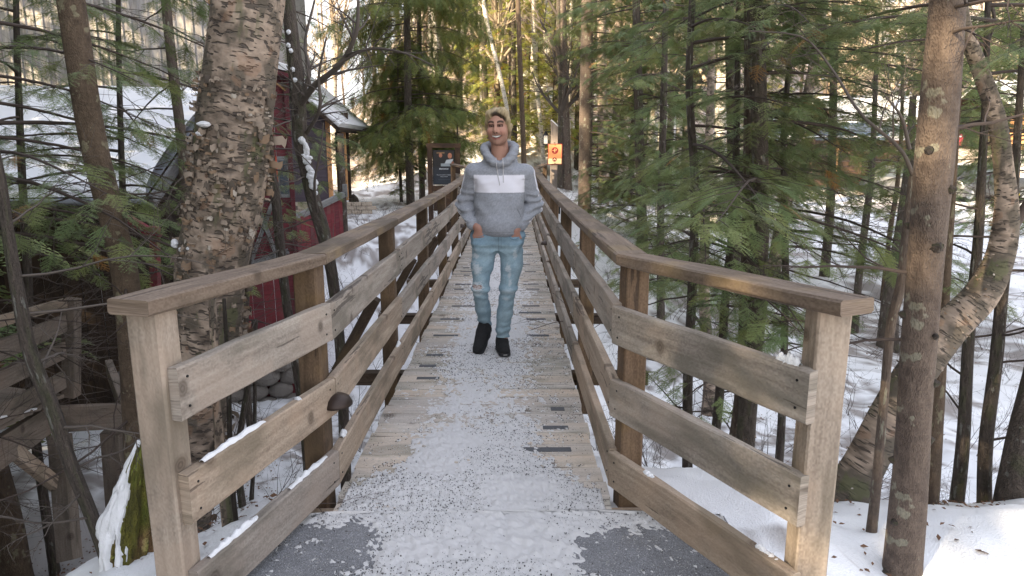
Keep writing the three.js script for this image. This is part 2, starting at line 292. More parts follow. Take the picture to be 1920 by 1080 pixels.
// trodden snow with grit: thickness over the path and the deck (metres, below zero where bare)
function snowThick(x, d) {
  const u = x - AX; let b;
  const n = fbm(x * 5, d * 4, 2, 4), f = fbm(x * 34, d * 26, 4, 3);
  if (d < 2.75) { const left = -0.42 - 0.2 * sst(2.4, 2.75, d) + 0.06 * Math.sin(d * 9), right = 0.42 + 0.25 * sst(2.14, 2.02, d) + 0.2 * sst(2.35, 2.6, d); b = Math.min(sst(left - 0.1, left + 0.12, u), 1 - sst(right - 0.1, right + 0.1, u)) * 1.3 - 0.62; b = Math.max(b, 0.75 * Math.exp(-(((d - 2.52) / 0.07) ** 2)) - 0.42); }
  else if (d < 3.4) { const wl = lerp(0.60, 0.37, sst(2.72, 3.15, d)); b = (1 - sst(wl - 0.22, wl + 0.08, Math.abs(u + 0.02))) * 1.25 - 0.42; }
  else { b = (1 - sst(0.12, 0.50, Math.abs(u))) * 0.80 - 0.47 + 0.16 * sst(3.7, 3.2, d) - 0.05 * sst(6, 11, d); }
  const gapJoint = d > D0 ? -0.42 * Math.exp(-Math.pow(((d - D0) / 0.1405 % 1 + 1) % 1 - 0.02, 2) / 0.003) : 0;
  return (d < 2.9 ? 0.015 : 0.010) * (b + 0.85 * (n - 0.5) + 1.3 * (f - 0.5) + 1.0 * (vn(x * 95, d * 85, 6) - 0.5) + gapJoint);
}
const surfY = (d) => (d < 2.535 ? 0 : deckY(d));
{
  const x0 = -0.99, x1 = 0.85, pos = [], uv = [], idx = [], rows = [];
  for (let d = 1.5; d < 16.6; d += 0.011 + 0.0016 * Math.max(0, d - 2)) rows.push(d);
  const cols = 190, map = new Map();
  for (let j = 0; j < rows.length; j++) { const d = rows[j], onDeck = d > 2.55, a = onDeck ? AX - 0.56 : x0, b = onDeck ? AX + 0.56 : x1;
    for (let i = 0; i <= cols; i++) { const x = lerp(a, b, i / cols), e = onDeck ? Math.min(1, Math.min(x - a, b - x) / 0.012) : 1; const t = Math.min(0.022, snowThick(x, d)); pos.push(x, surfY(d) + (e < 0.5 ? -0.004 : t), -d); uv.push(x / 0.3, d / 0.3); } }
  const w = cols + 1;
  for (let j = 0; j < rows.length - 1; j++) for (let i = 0; i < cols; i++) { const a = j * w + i; const hs = [a, a + 1, a + w, a + w + 1].map((k) => pos[k * 3 + 1] - surfY(-pos[k * 3 + 2])); if (Math.max(...hs) > 0) idx.push(a, a + 1, a + w, a + 1, a + w + 1, a + w); }
  const m = stuff(new THREE.Mesh(geo(pos, idx, uv), M.trod), 'trodden_snow', 'thin trodden snow with grit lying on the path and along the deck middle', 'snow');
}
{ // grit scattered for the winter
  const r = rngOf(77), g = new THREE.IcosahedronGeometry(1, 0); const N = 36000;
  const im = new THREE.InstancedMesh(g, mat({ c: [1, 1, 1], roughness: 0.9 }), N), mx = new THREE.Matrix4(), q = new THREE.Quaternion(), e = new THREE.Euler();
  let k = 0; while (k < N) { const d = 1.55 + 13 * Math.pow(r(), 2.1), x = AX + (r() - 0.5) * (d < 2.55 ? 1.75 : 1.13); const t = snowThick(x, d); if (t < -0.003 && r() > 0.06) continue; if (fbm(x * 3, d * 3, 9, 2) < 0.36 + 0.2 * r()) continue; const s = 0.0010 + 0.0017 * Math.pow(r(), 3) * (1 + 0.1 * d); e.set(r() * 6, r() * 6, r() * 6); q.setFromEuler(e);
    mx.compose(V(x, surfY(d) + Math.max(0, Math.min(0.022, t)) + s * 0.3, -d), q, V(s * (0.8 + 0.5 * r()), s, s * (0.8 + 0.5 * r()))); im.setMatrixAt(k, mx); const v = 0.04 + 0.2 * r() * r(); im.setColorAt(k, rgb(v * 1.04, v, v * 0.94)); k++; }
  stuff(im, 'grit', 'dark grit scattered over the trodden snow of the deck', 'grit');
}

{ // loose crumbs of snow along the ragged edges
  const R = rngOf(45), N = 13000, im = new THREE.InstancedMesh(new THREE.IcosahedronGeometry(1, 0), M.trod, N), m = new THREE.Matrix4(); let k = 0;
  while (k < N) { const d = 1.7 + 8 * Math.pow(R(), 2.0), x = AX + (R() - 0.5) * (d < 2.55 ? 1.6 : 1.11), t = snowThick(x, d); if (t > 0.001 || t < -0.008 * (0.25 + R())) continue; const s = 0.0012 + 0.0024 * R() * R(); m.makeScale(s * (0.8 + 0.6 * R()), s * 0.7, s).setPosition(x, surfY(d) + s * 0.4, -d); im.setMatrixAt(k++, m); }
  stuff(im, 'snow_crumbs', 'loose white snow crumbs around the trodden snow', 'snow');
}

// ---------------------------------------------------------------- footbridge
const bridge = thing('footbridge', 'weathered wooden footbridge with three-board railings crossing the snowy ravine', 'footbridge');
const RH = 0.665;                                         // centre line to post centre
const post = (side, d) => {                              // plan position of a railing post
  let x = AX + side * RH;
  if (d < 2) x = side < 0 ? -1.03 : 0.905;
  if (d > 16.2) x = side < 0 ? -1.43 : 0.80;
  return V(x, surfY(d), -d);
};
const PD = [1.9, 2.74, 4.5, 6.3, 8.1, 9.9, 11.7, 13.4, 15.1, 16.8];
{
  // planks, every second one with a strip of grip tape
  const pitch = 0.1405, n = Math.floor((D1 - D0) / pitch), r = rngOf(5);
  for (let i = 0; i < n; i++) {
    const d = D0 + (i + 0.5) * pitch, y = deckY(d), jit = (r() - 0.5) * 0.02, hl = i < 2 ? (i ? 0.585 : 0.575) : 0.572;
    const g = beam(seg(V(AX - hl + jit, y - 0.02 + (r() - 0.5) * 0.003, -d), V(AX + hl + jit, y - 0.02 + (r() - 0.5) * 0.003, -d), 5), pitch - 0.005 - 0.002 * r(), 0.04, { across: V(0, 0, 1), ch: 0.003 });
    const p = part('plank', g, M.plank[Math.floor(r() * 4)], bridge);
    if (i % 2 === 0 && i > 3 && r() < (d < 8 ? 0.66 : 0.85)) { const sl = -0.475 + (r() - 0.5) * 0.03 + (r() < 0.3 ? 0.1 * r() : 0), sr = 0.47 - (r() < 0.3 ? 0.12 * r() : 0); const zz = -d + (r() - 0.5) * 0.02; for (const s of [0, 1]) { if (r() < 0.36) continue; const w = 0.07 + 0.2 * r(); part('grip_strip', bevelBox(w, 0.003, 0.05, 0.001, AX + (s ? sr - w / 2 : sl + w / 2), y + 0.0016, zz), M.grip, p); } }
  }
  // beams under the deck
  for (const s of [-0.4, 0.4]) for (let i = 1; i < PD.length - 1; i++) { const a = PD[i], b = PD[i + 1]; part('stringer', beam(seg(V(AX + s, deckY(a) - 0.17, -a), V(AX + s, deckY(b) - 0.17, -b), 2), 0.1, 0.24, { ch: 0.006 }), M.under, bridge); }
  for (let i = 2; i < PD.length - 1; i++) { const d = PD[i], y = deckY(d) - 0.36; part('crossbeam', beam(seg(V(AX - 1.12, y + 0.27, -d - 0.115), V(AX + 1.12, y + 0.27, -d - 0.115), 3), 0.09, 0.09, { across: V(0, 0, 1) }), M.under, bridge);
    for (const s of [-1, 1]) part('brace', beam(seg(V(AX + s * 1.07, y + 0.33, -d - 0.115), V(AX + s * 0.76, y + 0.86, -d - 0.03), 2), 0.07, 0.07, { across: V(0, 0, 1) }), M.under, bridge); }
  part('sill_beam', beam(seg(V(AX - 0.82, -0.085, -2.62), V(AX + 0.8, -0.085, -2.62), 3), 0.13, 0.08, { across: V(0, 0, 1) }), M.rail3, bridge);
  // railings
  const H = [0.122, 0.442, 0.762];
  for (const side of [-1, 1]) {
    const P = PD.map((d) => post(side, d));
    P.forEach((p, i) => {
      const ends = i === 0 || i === P.length - 1, top = ends ? 1.012 : 1.0, bot = i === 0 ? -0.45 : -0.3;
      const dir = V().subVectors(P[Math.min(P.length - 1, i + 1)], P[Math.max(0, i - 1)]); if (i === 0 && side > 0) dir.set(0.02, 0, -1); if (i === 0 && side < 0) dir.set(0.12, 0, -1); dir.y = 0; dir.normalize();
      const acr = V(0, 1, 0).cross(dir).normalize();
      const o = part('post', beam(seg(V(p.x, p.y + bot, p.z), V(p.x, p.y + top, p.z), 6), 0.096, 0.096, { across: acr, ch: 0.006 }), i === 0 ? M.post : M.postDark, bridge);
      if ((side < 0 && (i === 1 || i === 5)) || (side > 0 && (i === 4 || i === 7))) {   // hooded step light on the post
        const prof = [[0.001, 0.052], [0.03, 0.048], [0.052, 0.034], [0.062, 0.012], [0.064, 0], [0.058, 0], [0.001, 0.02]].map((q) => new THREE.Vector2(...q));
        const gl = new THREE.LatheGeometry(prof, 20); gl.scale(1, 0.9, 1.15); gl.translate(p.x - side * 0.095, p.y + 0.41, p.z + 0.02);
        const l = part('step_light', gl, M.bronze, o); const st = bevelBox(0.05, 0.05, 0.05, 0.006, p.x - side * 0.062, p.y + 0.42, p.z + 0.02); part('bracket', st, M.bronze, o);
      }
    });
    const inn = (i, off) => { const a = P[Math.max(0, i - 1)], b = P[Math.min(P.length - 1, i + 1)]; const n = V(-(b.z - a.z), 0, b.x - a.x).normalize(); if (n.x * side > 0) n.negate(); return V().copy(P[i]).addScaledVector(n, off); };
    const r = rngOf(60 + side);
    for (let i = 0; i < P.length - 1; i++) {
      const dirv = V().subVectors(P[i + 1], P[i]).setY(0).normalize(), n = V(-dirv.z, 0, dirv.x); if (n.x * side > 0) n.negate();
      const half = (j) => { const t2 = V().subVectors(P[Math.min(P.length - 1, j + 1)], P[Math.max(0, j - 1)]).setY(0).normalize(); return Math.max(0.6, t2.dot(dirv)); }, jo = 0.068 + (r() - 0.5) * 0.003, a0 = i ? inn(i, jo / half(i)) : P[i].clone().addScaledVector(n, jo), b0 = i < P.length - 2 ? inn(i + 1, jo / half(i + 1)) : P[i + 1].clone().addScaledVector(n, jo);
      const tb_ = (j) => V().subVectors(P[Math.min(P.length - 1, j + 1)], P[Math.max(0, j - 1)]).setY(0).normalize(), Aa = V(0, 1, 0).cross(dirv).normalize(), sk = (j) => j === 0 || j === P.length - 1 ? 0 : (Aa.dot(n) > 0 ? -1 : 1) * tb_(j).dot(n) / Math.max(0.3, tb_(j).dot(dirv));
      if (i === 0) { a0.addScaledVector(dirv, side < 0 ? -0.025 : -0.03); }
            if (i === P.length - 2) b0.addScaledVector(dirv, 0.05);
      a0.addScaledVector(dirv, 0.002); b0.addScaledVector(dirv, -0.002);
      for (let k = 0; k < 3; k++) {
        const y = H[k] + (r() - 0.5) * 0.012, dip = (r() - 0.5) * 0.008, pts = seg(V(a0.x, a0.y + y + (r() - 0.5) * 0.012, a0.z), V(b0.x, b0.y + y + (r() - 0.5) * 0.012, b0.z), 6); pts.forEach((q, j) => { q.y += dip * Math.sin(j / 6 * Math.PI); });
        const rb = part('rail_board', beam(pts, 0.038, 0.16 + (r() - 0.5) * 0.006, { ch: 0.005, wob: 0.002, skew: [sk(i), sk(i + 1)] }), [M.rail, M.rail2, M.rail3, M.rail][Math.floor(r() * 4)], bridge); if (i < 3) { const ng = []; for (const [e, s] of [[0, 1], [6, -1]]) for (const hh of [-0.042, 0.042]) { const q = new THREE.CylinderGeometry(0.0042, 0.0042, 0.003, 8).rotateX(Math.PI / 2); q.lookAt(n); const c = pts[e].clone().addScaledVector(dirv, s * (0.035 + 0.012 * r())).addScaledVector(n, 0.0196); q.translate(c.x, c.y + hh + 0.01 * (r() - 0.5), c.z); ng.push(q); } part('nails', merge(ng), M.black, rb); }
      }
      const bend = (j) => { const a = P[Math.max(0, j - 1)], b = P[j], c = P[Math.min(P.length - 1, j + 1)]; return V().subVectors(c, a).setY(0).normalize(); };
      const ca = inn(i, 0.012), cb = inn(i + 1, 0.012); const e0 = i === 0 ? 0.10 : 0; if (e0) ca.addScaledVector(dirv, -e0); if (i === P.length - 2) cb.addScaledVector(dirv, 0.09);
      const lift = i === 0 ? 1.036 : 1.024, lift2 = i === P.length - 2 ? 1.036 : 1.024;
      const ta = bend(i), tb = bend(i + 1); const skA = i === 0 ? 0 : (ta.x * n.x + ta.z * n.z) / Math.max(0.3, ta.dot(dirv)), skB = i === P.length - 2 ? 0 : (tb.x * n.x + tb.z * n.z) / Math.max(0.3, tb.dot(dirv));
      const A = V(0, 1, 0).cross(dirv).normalize(), sg = A.dot(n) > 0 ? -1 : 1;
      ca.addScaledVector(dirv, 0.0015); cb.addScaledVector(dirv, -0.0015);
      part('top_rail', beam(seg(V(ca.x, ca.y + lift, ca.z), V(cb.x, cb.y + lift2, cb.z), 5), 0.132, 0.047, { ch: 0.006, wob: 0.0025, skew: [sg * skA, sg * skB] }), M.cap, bridge);
    }
  }
}
// snow left lying on the railing boards
function snowPatch(side, k, d0, d1, label, h = 0.014) {
  const Hk = [0.122, 0.442, 0.762][k] + 0.078, a = post(side, 1.9), b = post(side, 2.74), c = post(side, 4.5), r = rngOf(k * 31 + d0 * 100 | 0), P = [], n = 16, pos = [], idx = [], uv = [];
  const A = d0 < 2.74 ? a : b, B = d0 < 2.74 ? b : c, dv = V().subVectors(B, A).setY(0).normalize(), nn = V(-dv.z, 0, dv.x); if (nn.x * side > 0) nn.negate();
  for (let i = 0; i <= n; i++) { const t = i / n, d = lerp(d0, d1, t), q = V().lerpVectors(A, B, (d + A.z) / (A.z - B.z)).addScaledVector(nn, 0.068); const e = Math.pow(Math.sin(Math.PI * clamp(t, 0.02, 0.98)), 0.4), hh = h * e * (0.35 + 1.1 * r()), hw = 0.017 * (0.4 + 0.5 * e) * (0.6 + 0.5 * r());
    for (let k2 = 0; k2 <= 6; k2++) { const ang = Math.PI * k2 / 6; pos.push(q.x + nn.x * Math.cos(ang) * hw, q.y + Hk - 0.003 + Math.sin(ang) * (hh + 0.003), q.z + nn.z * Math.cos(ang) * hw); uv.push(k2 / 6 * 0.1, t * 0.3); } }
  for (let i = 0; i < n; i++) for (let k2 = 0; k2 < 6; k2++) { const p = i * 7 + k2; idx.push(p, p + 1, p + 7, p + 1, p + 8, p + 7); }
  const g = geo(pos, idx, uv), mm = M.snowFine.clone(); mm.side = THREE.DoubleSide; const o = new THREE.Mesh(g, mm); o.name = numbered('snow_patch'); tag(o, label, 'snow', 'snow patches on the railing boards'); scene.add(shade(o));
}
snowPatch(-1, 1, 1.96, 2.28, 'long strip of snow on the middle board of the left railing beside its end post');
snowPatch(-1, 0, 1.95, 2.2, 'snow strip on the lowest left board right beside the end post');
snowPatch(-1, 0, 2.4, 2.68, 'thin snow streak on the lowest left board just before the second post', 0.012);
snowPatch(-1, 1, 2.49, 2.51, 'tiny snow lump on the middle left board halfway to the second post', 0.009);
snowPatch(-1, 0, 2.86, 2.93, 'small white snow lump on the lowest left board just past the step light', 0.022);
snowPatch(-1, 0, 4.35, 4.47, 'far small snow lump on the lowest left board by the third post', 0.025);
snowPatch(1, 2, 1.92, 2.0, 'rounded white cushion of snow on the end of the topmost right board', 0.026);
snowPatch(1, 0, 1.94, 2.03, 'flat snow piece on the end of the lowest right board', 0.018);
snowPatch(1, 0, 2.5, 2.56, 'small snow scrap on the lowest right board before the kinked post', 0.011);
// ---------------------------------------------------------------- trees
function hit(px, py) {                                  // where the view line through a pixel meets the ground: forward distance
  let a = 0.8; for (let d = 0.8; d < 120; d += 0.05) { const p = at(px, py, d); if (p.y < groundBase(p.x, d) - 0.04) return d; a = d; } return a;
}
// trunk through photo pixels, from the base up: [px, py, width in px, extra distance]
function trunkPath(list, d, n = 26) {
  const pts = [], rs = [];
  for (const [x, y, w, e] of list) { const p = at(x, y, d + (e || 0)); pts.push(p); rs.push(w / 2 * pxSize(p)); }
  const g = G(pts[0].x, -pts[0].z); if (pts[0].y > g - 0.1) { const q = pts[0].clone(); q.y = g - 0.25; q.x += (pts[0].x - pts[1].x) * 0.1; pts.unshift(q); rs.unshift(rs[0] * 1.12); }
  return smoothPath(pts, rs, n);
}
const trunkBump = (seed, amp, flare = 0.35, reach = 0.35) => (a, s) => 1 + amp * 2 * (fbm(Math.cos(a) * 1.4 + seed, s * 3.2, Math.sin(a) * 1.4, 3) - 0.5) + flare * Math.exp(-s / reach) * (0.6 + 0.7 * Math.max(0, Math.sin(a * 3 + seed)));
// needles: one flat spray of a hemlock or spruce twig, pointing along +x, lying in xz
function sprayGeo(pairs, needles, nl, nw, seed, droop = 0.25) {
  const r = rngOf(seed), pos = [], idx = []; let k = 0;
  const tri = (a, b, c) => { pos.push(a.x, a.y, a.z, b.x, b.y, b.z, c.x, c.y, c.z); idx.push(k, k + 1, k + 2); k += 3; };
  const yOf = (x) => -droop * x * x;
  const shoot = (o, dir, len) => {
    const side = V(-dir.z, 0, dir.x), n = Math.max(3, Math.round(needles * len / 0.5));
    const end = o.clone().addScaledVector(dir, len); end.y += yOf(end.x) - yOf(o.x) + (r() - 0.5) * 0.05 * len; tri(o.clone().addScaledVector(side, 0.008), o.clone().addScaledVector(side, -0.008), end);
    for (let i = 0; i < n; i++) for (const s of [-1, 1]) { const t = (i + 0.3 * r()) / n, b = V().lerpVectors(o, end, t), l = nl * (0.75 + 0.4 * r()) * (1 - 0.4 * t * t); const e = b.clone().addScaledVector(side, s * l).addScaledVector(dir, l * 0.45); e.y += (r() - 0.6) * nl * 0.5; tri(b.clone().addScaledVector(dir, -nw / 2), b.clone().addScaledVector(dir, nw / 2), e); }
  };
  shoot(V(0, 0, 0), V(1, 0, 0), 1);
  for (let i = 0; i < pairs; i++) for (const s of [-1, 1]) { const t = 0.06 + 0.86 * (i + 0.4 * r()) / pairs, an = (0.75 + 0.25 * r()) * s, l = (0.52 - 0.36 * t) * (0.8 + 0.4 * r()); shoot(V(t, yOf(t), 0), V(Math.cos(an), 0, Math.sin(an)), l); }
  return geo(pos, idx);
}
const SPRAY = {
  near: [sprayGeo(7, 13, 0.085, 0.030, 1), sprayGeo(6, 13, 0.09, 0.030, 2, 0.4)],
  mid: [sprayGeo(6, 8, 0.09, 0.05, 3), sprayGeo(6, 8, 0.09, 0.05, 4, 0.4)],
  far: [sprayGeo(5, 4, 0.12, 0.10, 5, 0.3)],
  spruce: [sprayGeo(5, 9, 0.085, 0.05, 6, 0.7)],
};
function twigTree(P, dir, len, r, depth, R, out, o = {}) {
  const n = depth > 1 ? 7 : 4, pts = [P.clone()], rs = [r]; const d = dir.clone().normalize();
  for (let i = 1; i <= n; i++) { d.x += (R() - 0.5) * (o.wig ?? 0.3); d.y += (R() - 0.5) * (o.wig ?? 0.3) + (o.up ?? 0.02); d.z += (R() - 0.5) * (o.wig ?? 0.3); d.normalize(); pts.push(pts[i - 1].clone().addScaledVector(d, len / n)); rs.push(r * (1 - 0.8 * i / n)); }
  out.push(tube(pts, rs, r > 0.02 ? 7 : r > 0.008 ? 5 : 3));
  if (depth <= 0) return;
  const m = o.kids ?? 5;
  for (let k = 0; k < m; k++) { const t = 0.2 + 0.78 * (k + R()) / m, i = Math.min(n - 1, Math.floor(t * n)), b = V().lerpVectors(pts[i], pts[i + 1], t * n - i); const ax = V().subVectors(pts[i + 1], pts[i]).normalize(); const s = V(R() - 0.5, R() - 0.5, R() - 0.5).cross(ax).normalize(); const nd = ax.multiplyScalar(0.75).addScaledVector(s, 0.5 + 0.4 * R()); twigTree(b, nd, len * (0.62 - 0.3 * t) * (0.7 + 0.6 * R()), Math.max(0.0013, rs[i] * 0.55), depth - 1, R, out, o); }
}
// one evergreen bough: its axis and side twigs go to tubes, sprays to inst as matrices
function bough(P, dir, L, R, tubes, inst, o) {
  const n = 8, pts = [P.clone()], d = dir.clone().normalize(), rs = [o.r0 ?? 0.012 * Math.sqrt(L)];
  for (let i = 1; i <= n; i++) { d.y -= o.droop / n; d.x += (R() - 0.5) * 0.14; d.z += (R() - 0.5) * 0.14; d.normalize(); pts.push(pts[i - 1].clone().addScaledVector(d, L / n)); rs.push(rs[0] * (1 - 0.85 * i / n)); }
  tubes.push(tube(pts, rs, 4));
  const bare = o.bare ?? 0.18, Z = V(), X = V(), Y = V(), m = new THREE.Matrix4();
  const put = (p, dv, s) => { X.copy(dv).normalize(); Y.set((R() - 0.5) * 0.7, 1, (R() - 0.5) * 0.7); Z.crossVectors(X, Y).normalize(); Y.crossVectors(Z, X); m.makeBasis(X, Y, Z).scale(V(s, s, s)).setPosition(p); inst.push(m.clone()); };
  const step = o.step; let sd = R() < 0.5 ? 1 : -1;
  for (let s = bare * L; s < L; s += step * (0.7 + 0.6 * R())) {
    const f = s / L * n, i = Math.min(n - 1, Math.floor(f)), b = V().lerpVectors(pts[i], pts[i + 1], f - i), ax = V().subVectors(pts[i + 1], pts[i]).normalize();
    const side = V(0, 1, 0).cross(ax).normalize().multiplyScalar(sd); sd = -sd;
    const tl = Math.min(o.twig, (L - s) * 0.5 + 0.1) * (0.6 + 0.6 * R()), td = ax.clone().multiplyScalar(0.62).addScaledVector(side, 0.75).add(V(0, (R() - 0.6) * 0.3, 0)).normalize();
    const e = b.clone().addScaledVector(td, tl); e.y -= tl * tl * 0.25; const mid = V().lerpVectors(b, e, 0.5); mid.y += tl * 0.04;
    tubes.push(tube([b, mid, e], [0.0032, 0.0024, 0.001], 3));
    const q = o.size; for (let t = 0.12; t <= tl; t += q * 0.5) { const f2 = t / tl, p = f2 < 0.5 ? V().lerpVectors(b, mid, f2 * 2) : V().lerpVectors(mid, e, f2 * 2 - 1); const s2 = V(0, 1, 0).cross(td).multiplyScalar(R() < 0.5 ? 0.7 : -0.7); const pv = td.clone().add(s2.multiplyScalar(0.4 + R())).add(V(0, -0.15 - 0.25 * R() - (o.hang || 0), 0)); if (R() < (o.fill ?? 1)) put(p, pv, q * (0.7 + 0.6 * R())); }
    if (R() < (o.fill ?? 1)) put(e, td, q * (0.8 + 0.4 * R()));
  }
  put(pts[n], d, o.size);
}
function crownMesh(inst, geos, m, R, parent, base, tint = 0.35, name = 'foliage') {
  geos.forEach((g, gi) => {
    const l = inst.filter((_, i) => i % geos.length === gi); if (!l.length) return;
    const im = new THREE.InstancedMesh(g, m, l.length), t = new THREE.Matrix4().makeTranslation(-base.x, -base.y, -base.z);
    l.forEach((x, i) => { im.setMatrixAt(i, x.premultiply(t)); const k = 1 + (R() - 0.5) * 2 * tint, w = (R() - 0.4) * tint; const br = R() < 0.012; br ? im.setColorAt(i, rgb(1.9, 0.8, 0.6)) : im.setColorAt(i, rgb(k * (1 + w * 0.7), k, k * (1 - w * 0.5))); });
    im.name = name; im.castShadow = im.receiveShadow = true; im.userData.kind = 'stuff'; parent.add(im);
  });
}
const rel = (g, b) => { g.translate(-b.x, -b.y, -b.z); return g; };
const bases = [];
const inBridge = (q, a, L) => [0.4, 0.7, 1, 1.25].some((f) => { const x = q.x + Math.cos(a) * L * f, d = -q.z + Math.sin(a) * L * f; return Math.abs(x - AX) < 1.05 && d > 1 && d < 17.5 && q.y < 3.4; });
// a tree from its trunk pixels; o.boughs lists [count, from height, to height, length, azimuth centre, azimuth spread]
function treePx(name, label, list, m, seed, o = {}) {
  const d = o.d ?? hit(list[0][0], list[0][1]), R = rngOf(seed), [P, Rr] = trunkPath(list, d, o.n || 26), b = P[0].clone(); b.y = G(b.x, -b.z); bases.push([b.x, -b.z]);
  const t = thing(name, label, o.cat || 'tree', b, o.group);
  const per = Math.max(0.25, Rr[2] * 6.28);
  part('trunk', rel(tube(P, Rr, o.seg || 14, { bump: trunkBump(seed, o.amp ?? 0.06, o.flare ?? 0.3), ru: Math.max(1, Math.round(per / 0.5)), lv: o.lv || 1.1, v0: R(), u0: R(), cap: true }), b), m, t);
  const tubes = [], inst = [];
  const onTrunk = (y) => { let i = 0; while (i < P.length - 2 && P[i + 1].y < y) i++; return [V().lerpVectors(P[i], P[i + 1], clamp((y - P[i].y) / (P[i + 1].y - P[i].y || 1))), Rr[i]]; };
  for (const [cnt, y0, y1, L, az, sp] of o.boughs || []) for (let k = 0; k < cnt; k++) {
    const y = lerp(y0, y1, (k + R()) / cnt), [q] = onTrunk(y), a = az + (R() - 0.5) * 2 * sp, up = o.rise ?? 0.12; if (inBridge(q, a, L)) continue; bough(q, V(Math.cos(a), up + (R() - 0.5) * 0.3, -Math.sin(a)), L * (0.6 + 0.6 * R()), R, tubes, inst, { droop: 0.55, step: o.step || 0.11, twig: o.twig || 0.5, size: o.size || 0.17, fill: o.fill, hang: o.hang });
  }
  for (const [cnt, y0, y1, L, az, sp] of o.dead || []) for (let k = 0; k < cnt; k++) { const y = lerp(y0, y1, (k + R()) / cnt), [q, r] = onTrunk(y), a = az + (R() - 0.5) * 2 * sp; twigTree(q, V(Math.cos(a), (R() - 0.4) * 0.6, -Math.sin(a)), L * (0.5 + R()), Math.min(0.009, r * 0.3), 2, R, tubes, { kids: 5, wig: 0.35, up: -0.01 }); }
  for (const [pts, w0, w1, kids] of o.limbs || []) { const pp = pts.map(([x, y, e]) => at(x, y, d + (e || 0))), [A, B] = smoothPath(pp, [w0 / 2 * pxSize(pp[0]), w1 / 2 * pxSize(pp[0])], 16); tubes.push(tube(A, B, 7)); for (let k = 0; k < (kids ?? 6); k++) { const i = 2 + Math.floor(R() * 13), ax = V().subVectors(A[i + 1], A[i]).normalize(), s = V(R() - 0.5, R() - 0.3, R() - 0.5).cross(ax).normalize(); twigTree(A[i], ax.multiplyScalar(0.6).addScaledVector(s, 0.8), A[0].distanceTo(A[16]) * (0.2 + 0.3 * R()), B[i] * 0.6, 2, R, tubes, { kids: 4, wig: 0.35 }); } }
  if (o.knots) { const kn = []; for (let k = 0; k < o.knots; k++) { const i = 2 + Math.floor(R() * (P.length - 4)), a = R() * 6.28, dv = V(Math.cos(a), 0, Math.sin(a)), q = P[i].clone().addScaledVector(dv, Rr[i] * 0.93); kn.push(tube([q, q.clone().addScaledVector(dv, 0.012), q.clone().addScaledVector(dv, 0.022).add(V(0, 0.004, 0))], [0.019 * (0.6 + R()), 0.014, 0.006], 8, { cap: true })); } part('knot', rel(merge(kn), b), M.barkDark, t); }
  if (tubes.length) part('branches', rel(merge(tubes), b), o.twigMat || M.twig, t);
  if (inst.length) crownMesh(inst, o.spray || SPRAY.mid, o.leaf || M.hemlock, R, t, b, o.tint);
  t.userData.path = undefined; delete t.userData.path; t.P = P; t.R = Rr;
  return t;
}
// curls of loose bark on a birch trunk
function curlGeo(seed) { const r = rngOf(seed), pos = [], idx = [], n = 6, c = 2.2 + 1.6 * r(); for (let i = 0; i <= n; i++) { const a = i / n * c, R0 = 0.32; for (const z of [-0.5, 0.5]) pos.push(Math.sin(a) * R0 * (1.6 - 0.1 * i), (1 - Math.cos(a)) * R0 * (1 + 0.06 * i), z * (1 - 0.75 * i / n * r()) + (r() - 0.5) * 0.35); } for (let i = 0; i < n; i++) idx.push(i * 2, i * 2 + 1, i * 2 + 2, i * 2 + 1, i * 2 + 3, i * 2 + 2); return geo(pos, idx); }
M.curl = mat({ c: [1, 1, 1], roughness: 0.85, side: THREE.DoubleSide });
function barkCurls(t, count, seed, scale, from = 0, to = 1, slim = 1) {
  const R = rngOf(seed), P = t.P, Rr = t.R, b = t.position, geos = [curlGeo(1), curlGeo(2), curlGeo(3)], m = new THREE.Matrix4();
  geos.forEach((g) => { const im = new THREE.InstancedMesh(g, M.curl, Math.floor(count / 3));
    for (let k = 0; k < im.count; k++) { const f = lerp(from, to, R()) * (P.length - 1), a = R() * 6.283, i = Math.min(P.length - 2, Math.floor(f)), p = V().lerpVectors(P[i], P[i + 1], f - i), ax = V().subVectors(P[i + 1], P[i]).normalize(); if (fbm(Math.cos(a) * 1.6 + seed * 0 + 4, f * 0.14, Math.sin(a) * 1.6, 3) < 0.5) { if (R() < 0.93) { k--; continue; } } let n = V(Math.cos(a), 0, Math.sin(a)); n.addScaledVector(ax, -n.dot(ax)).normalize(); const tan = V().crossVectors(ax, n); if (R() < 0.5) tan.negate(); p.addScaledVector(n, Rr[i] * 0.99);
      const rot = (R() - 0.5) * 0.7 * slim, X = tan.clone().multiplyScalar(Math.cos(rot)).addScaledVector(ax, Math.sin(rot)), Z = V().crossVectors(X, n); m.makeBasis(X, n, Z).scale(V(scale * (0.5 + R()), scale * (0.3 + 0.9 * R()), scale * slim * (0.4 + 1.2 * R()))).setPosition(p.sub(b)); im.setMatrixAt(k, m);
      const q = R(); im.setColorAt(k, q < 0.42 ? rgb(0.27, 0.215, 0.165) : q < 0.66 ? rgb(0.20, 0.135, 0.085) : q < 0.94 ? rgb(0.095, 0.075, 0.057) : rgb(0.42, 0.37, 0.31)); }
    im.name = 'bark_curls'; im.userData.kind = 'stuff'; im.castShadow = im.receiveShadow = true; t.add(im); });
}
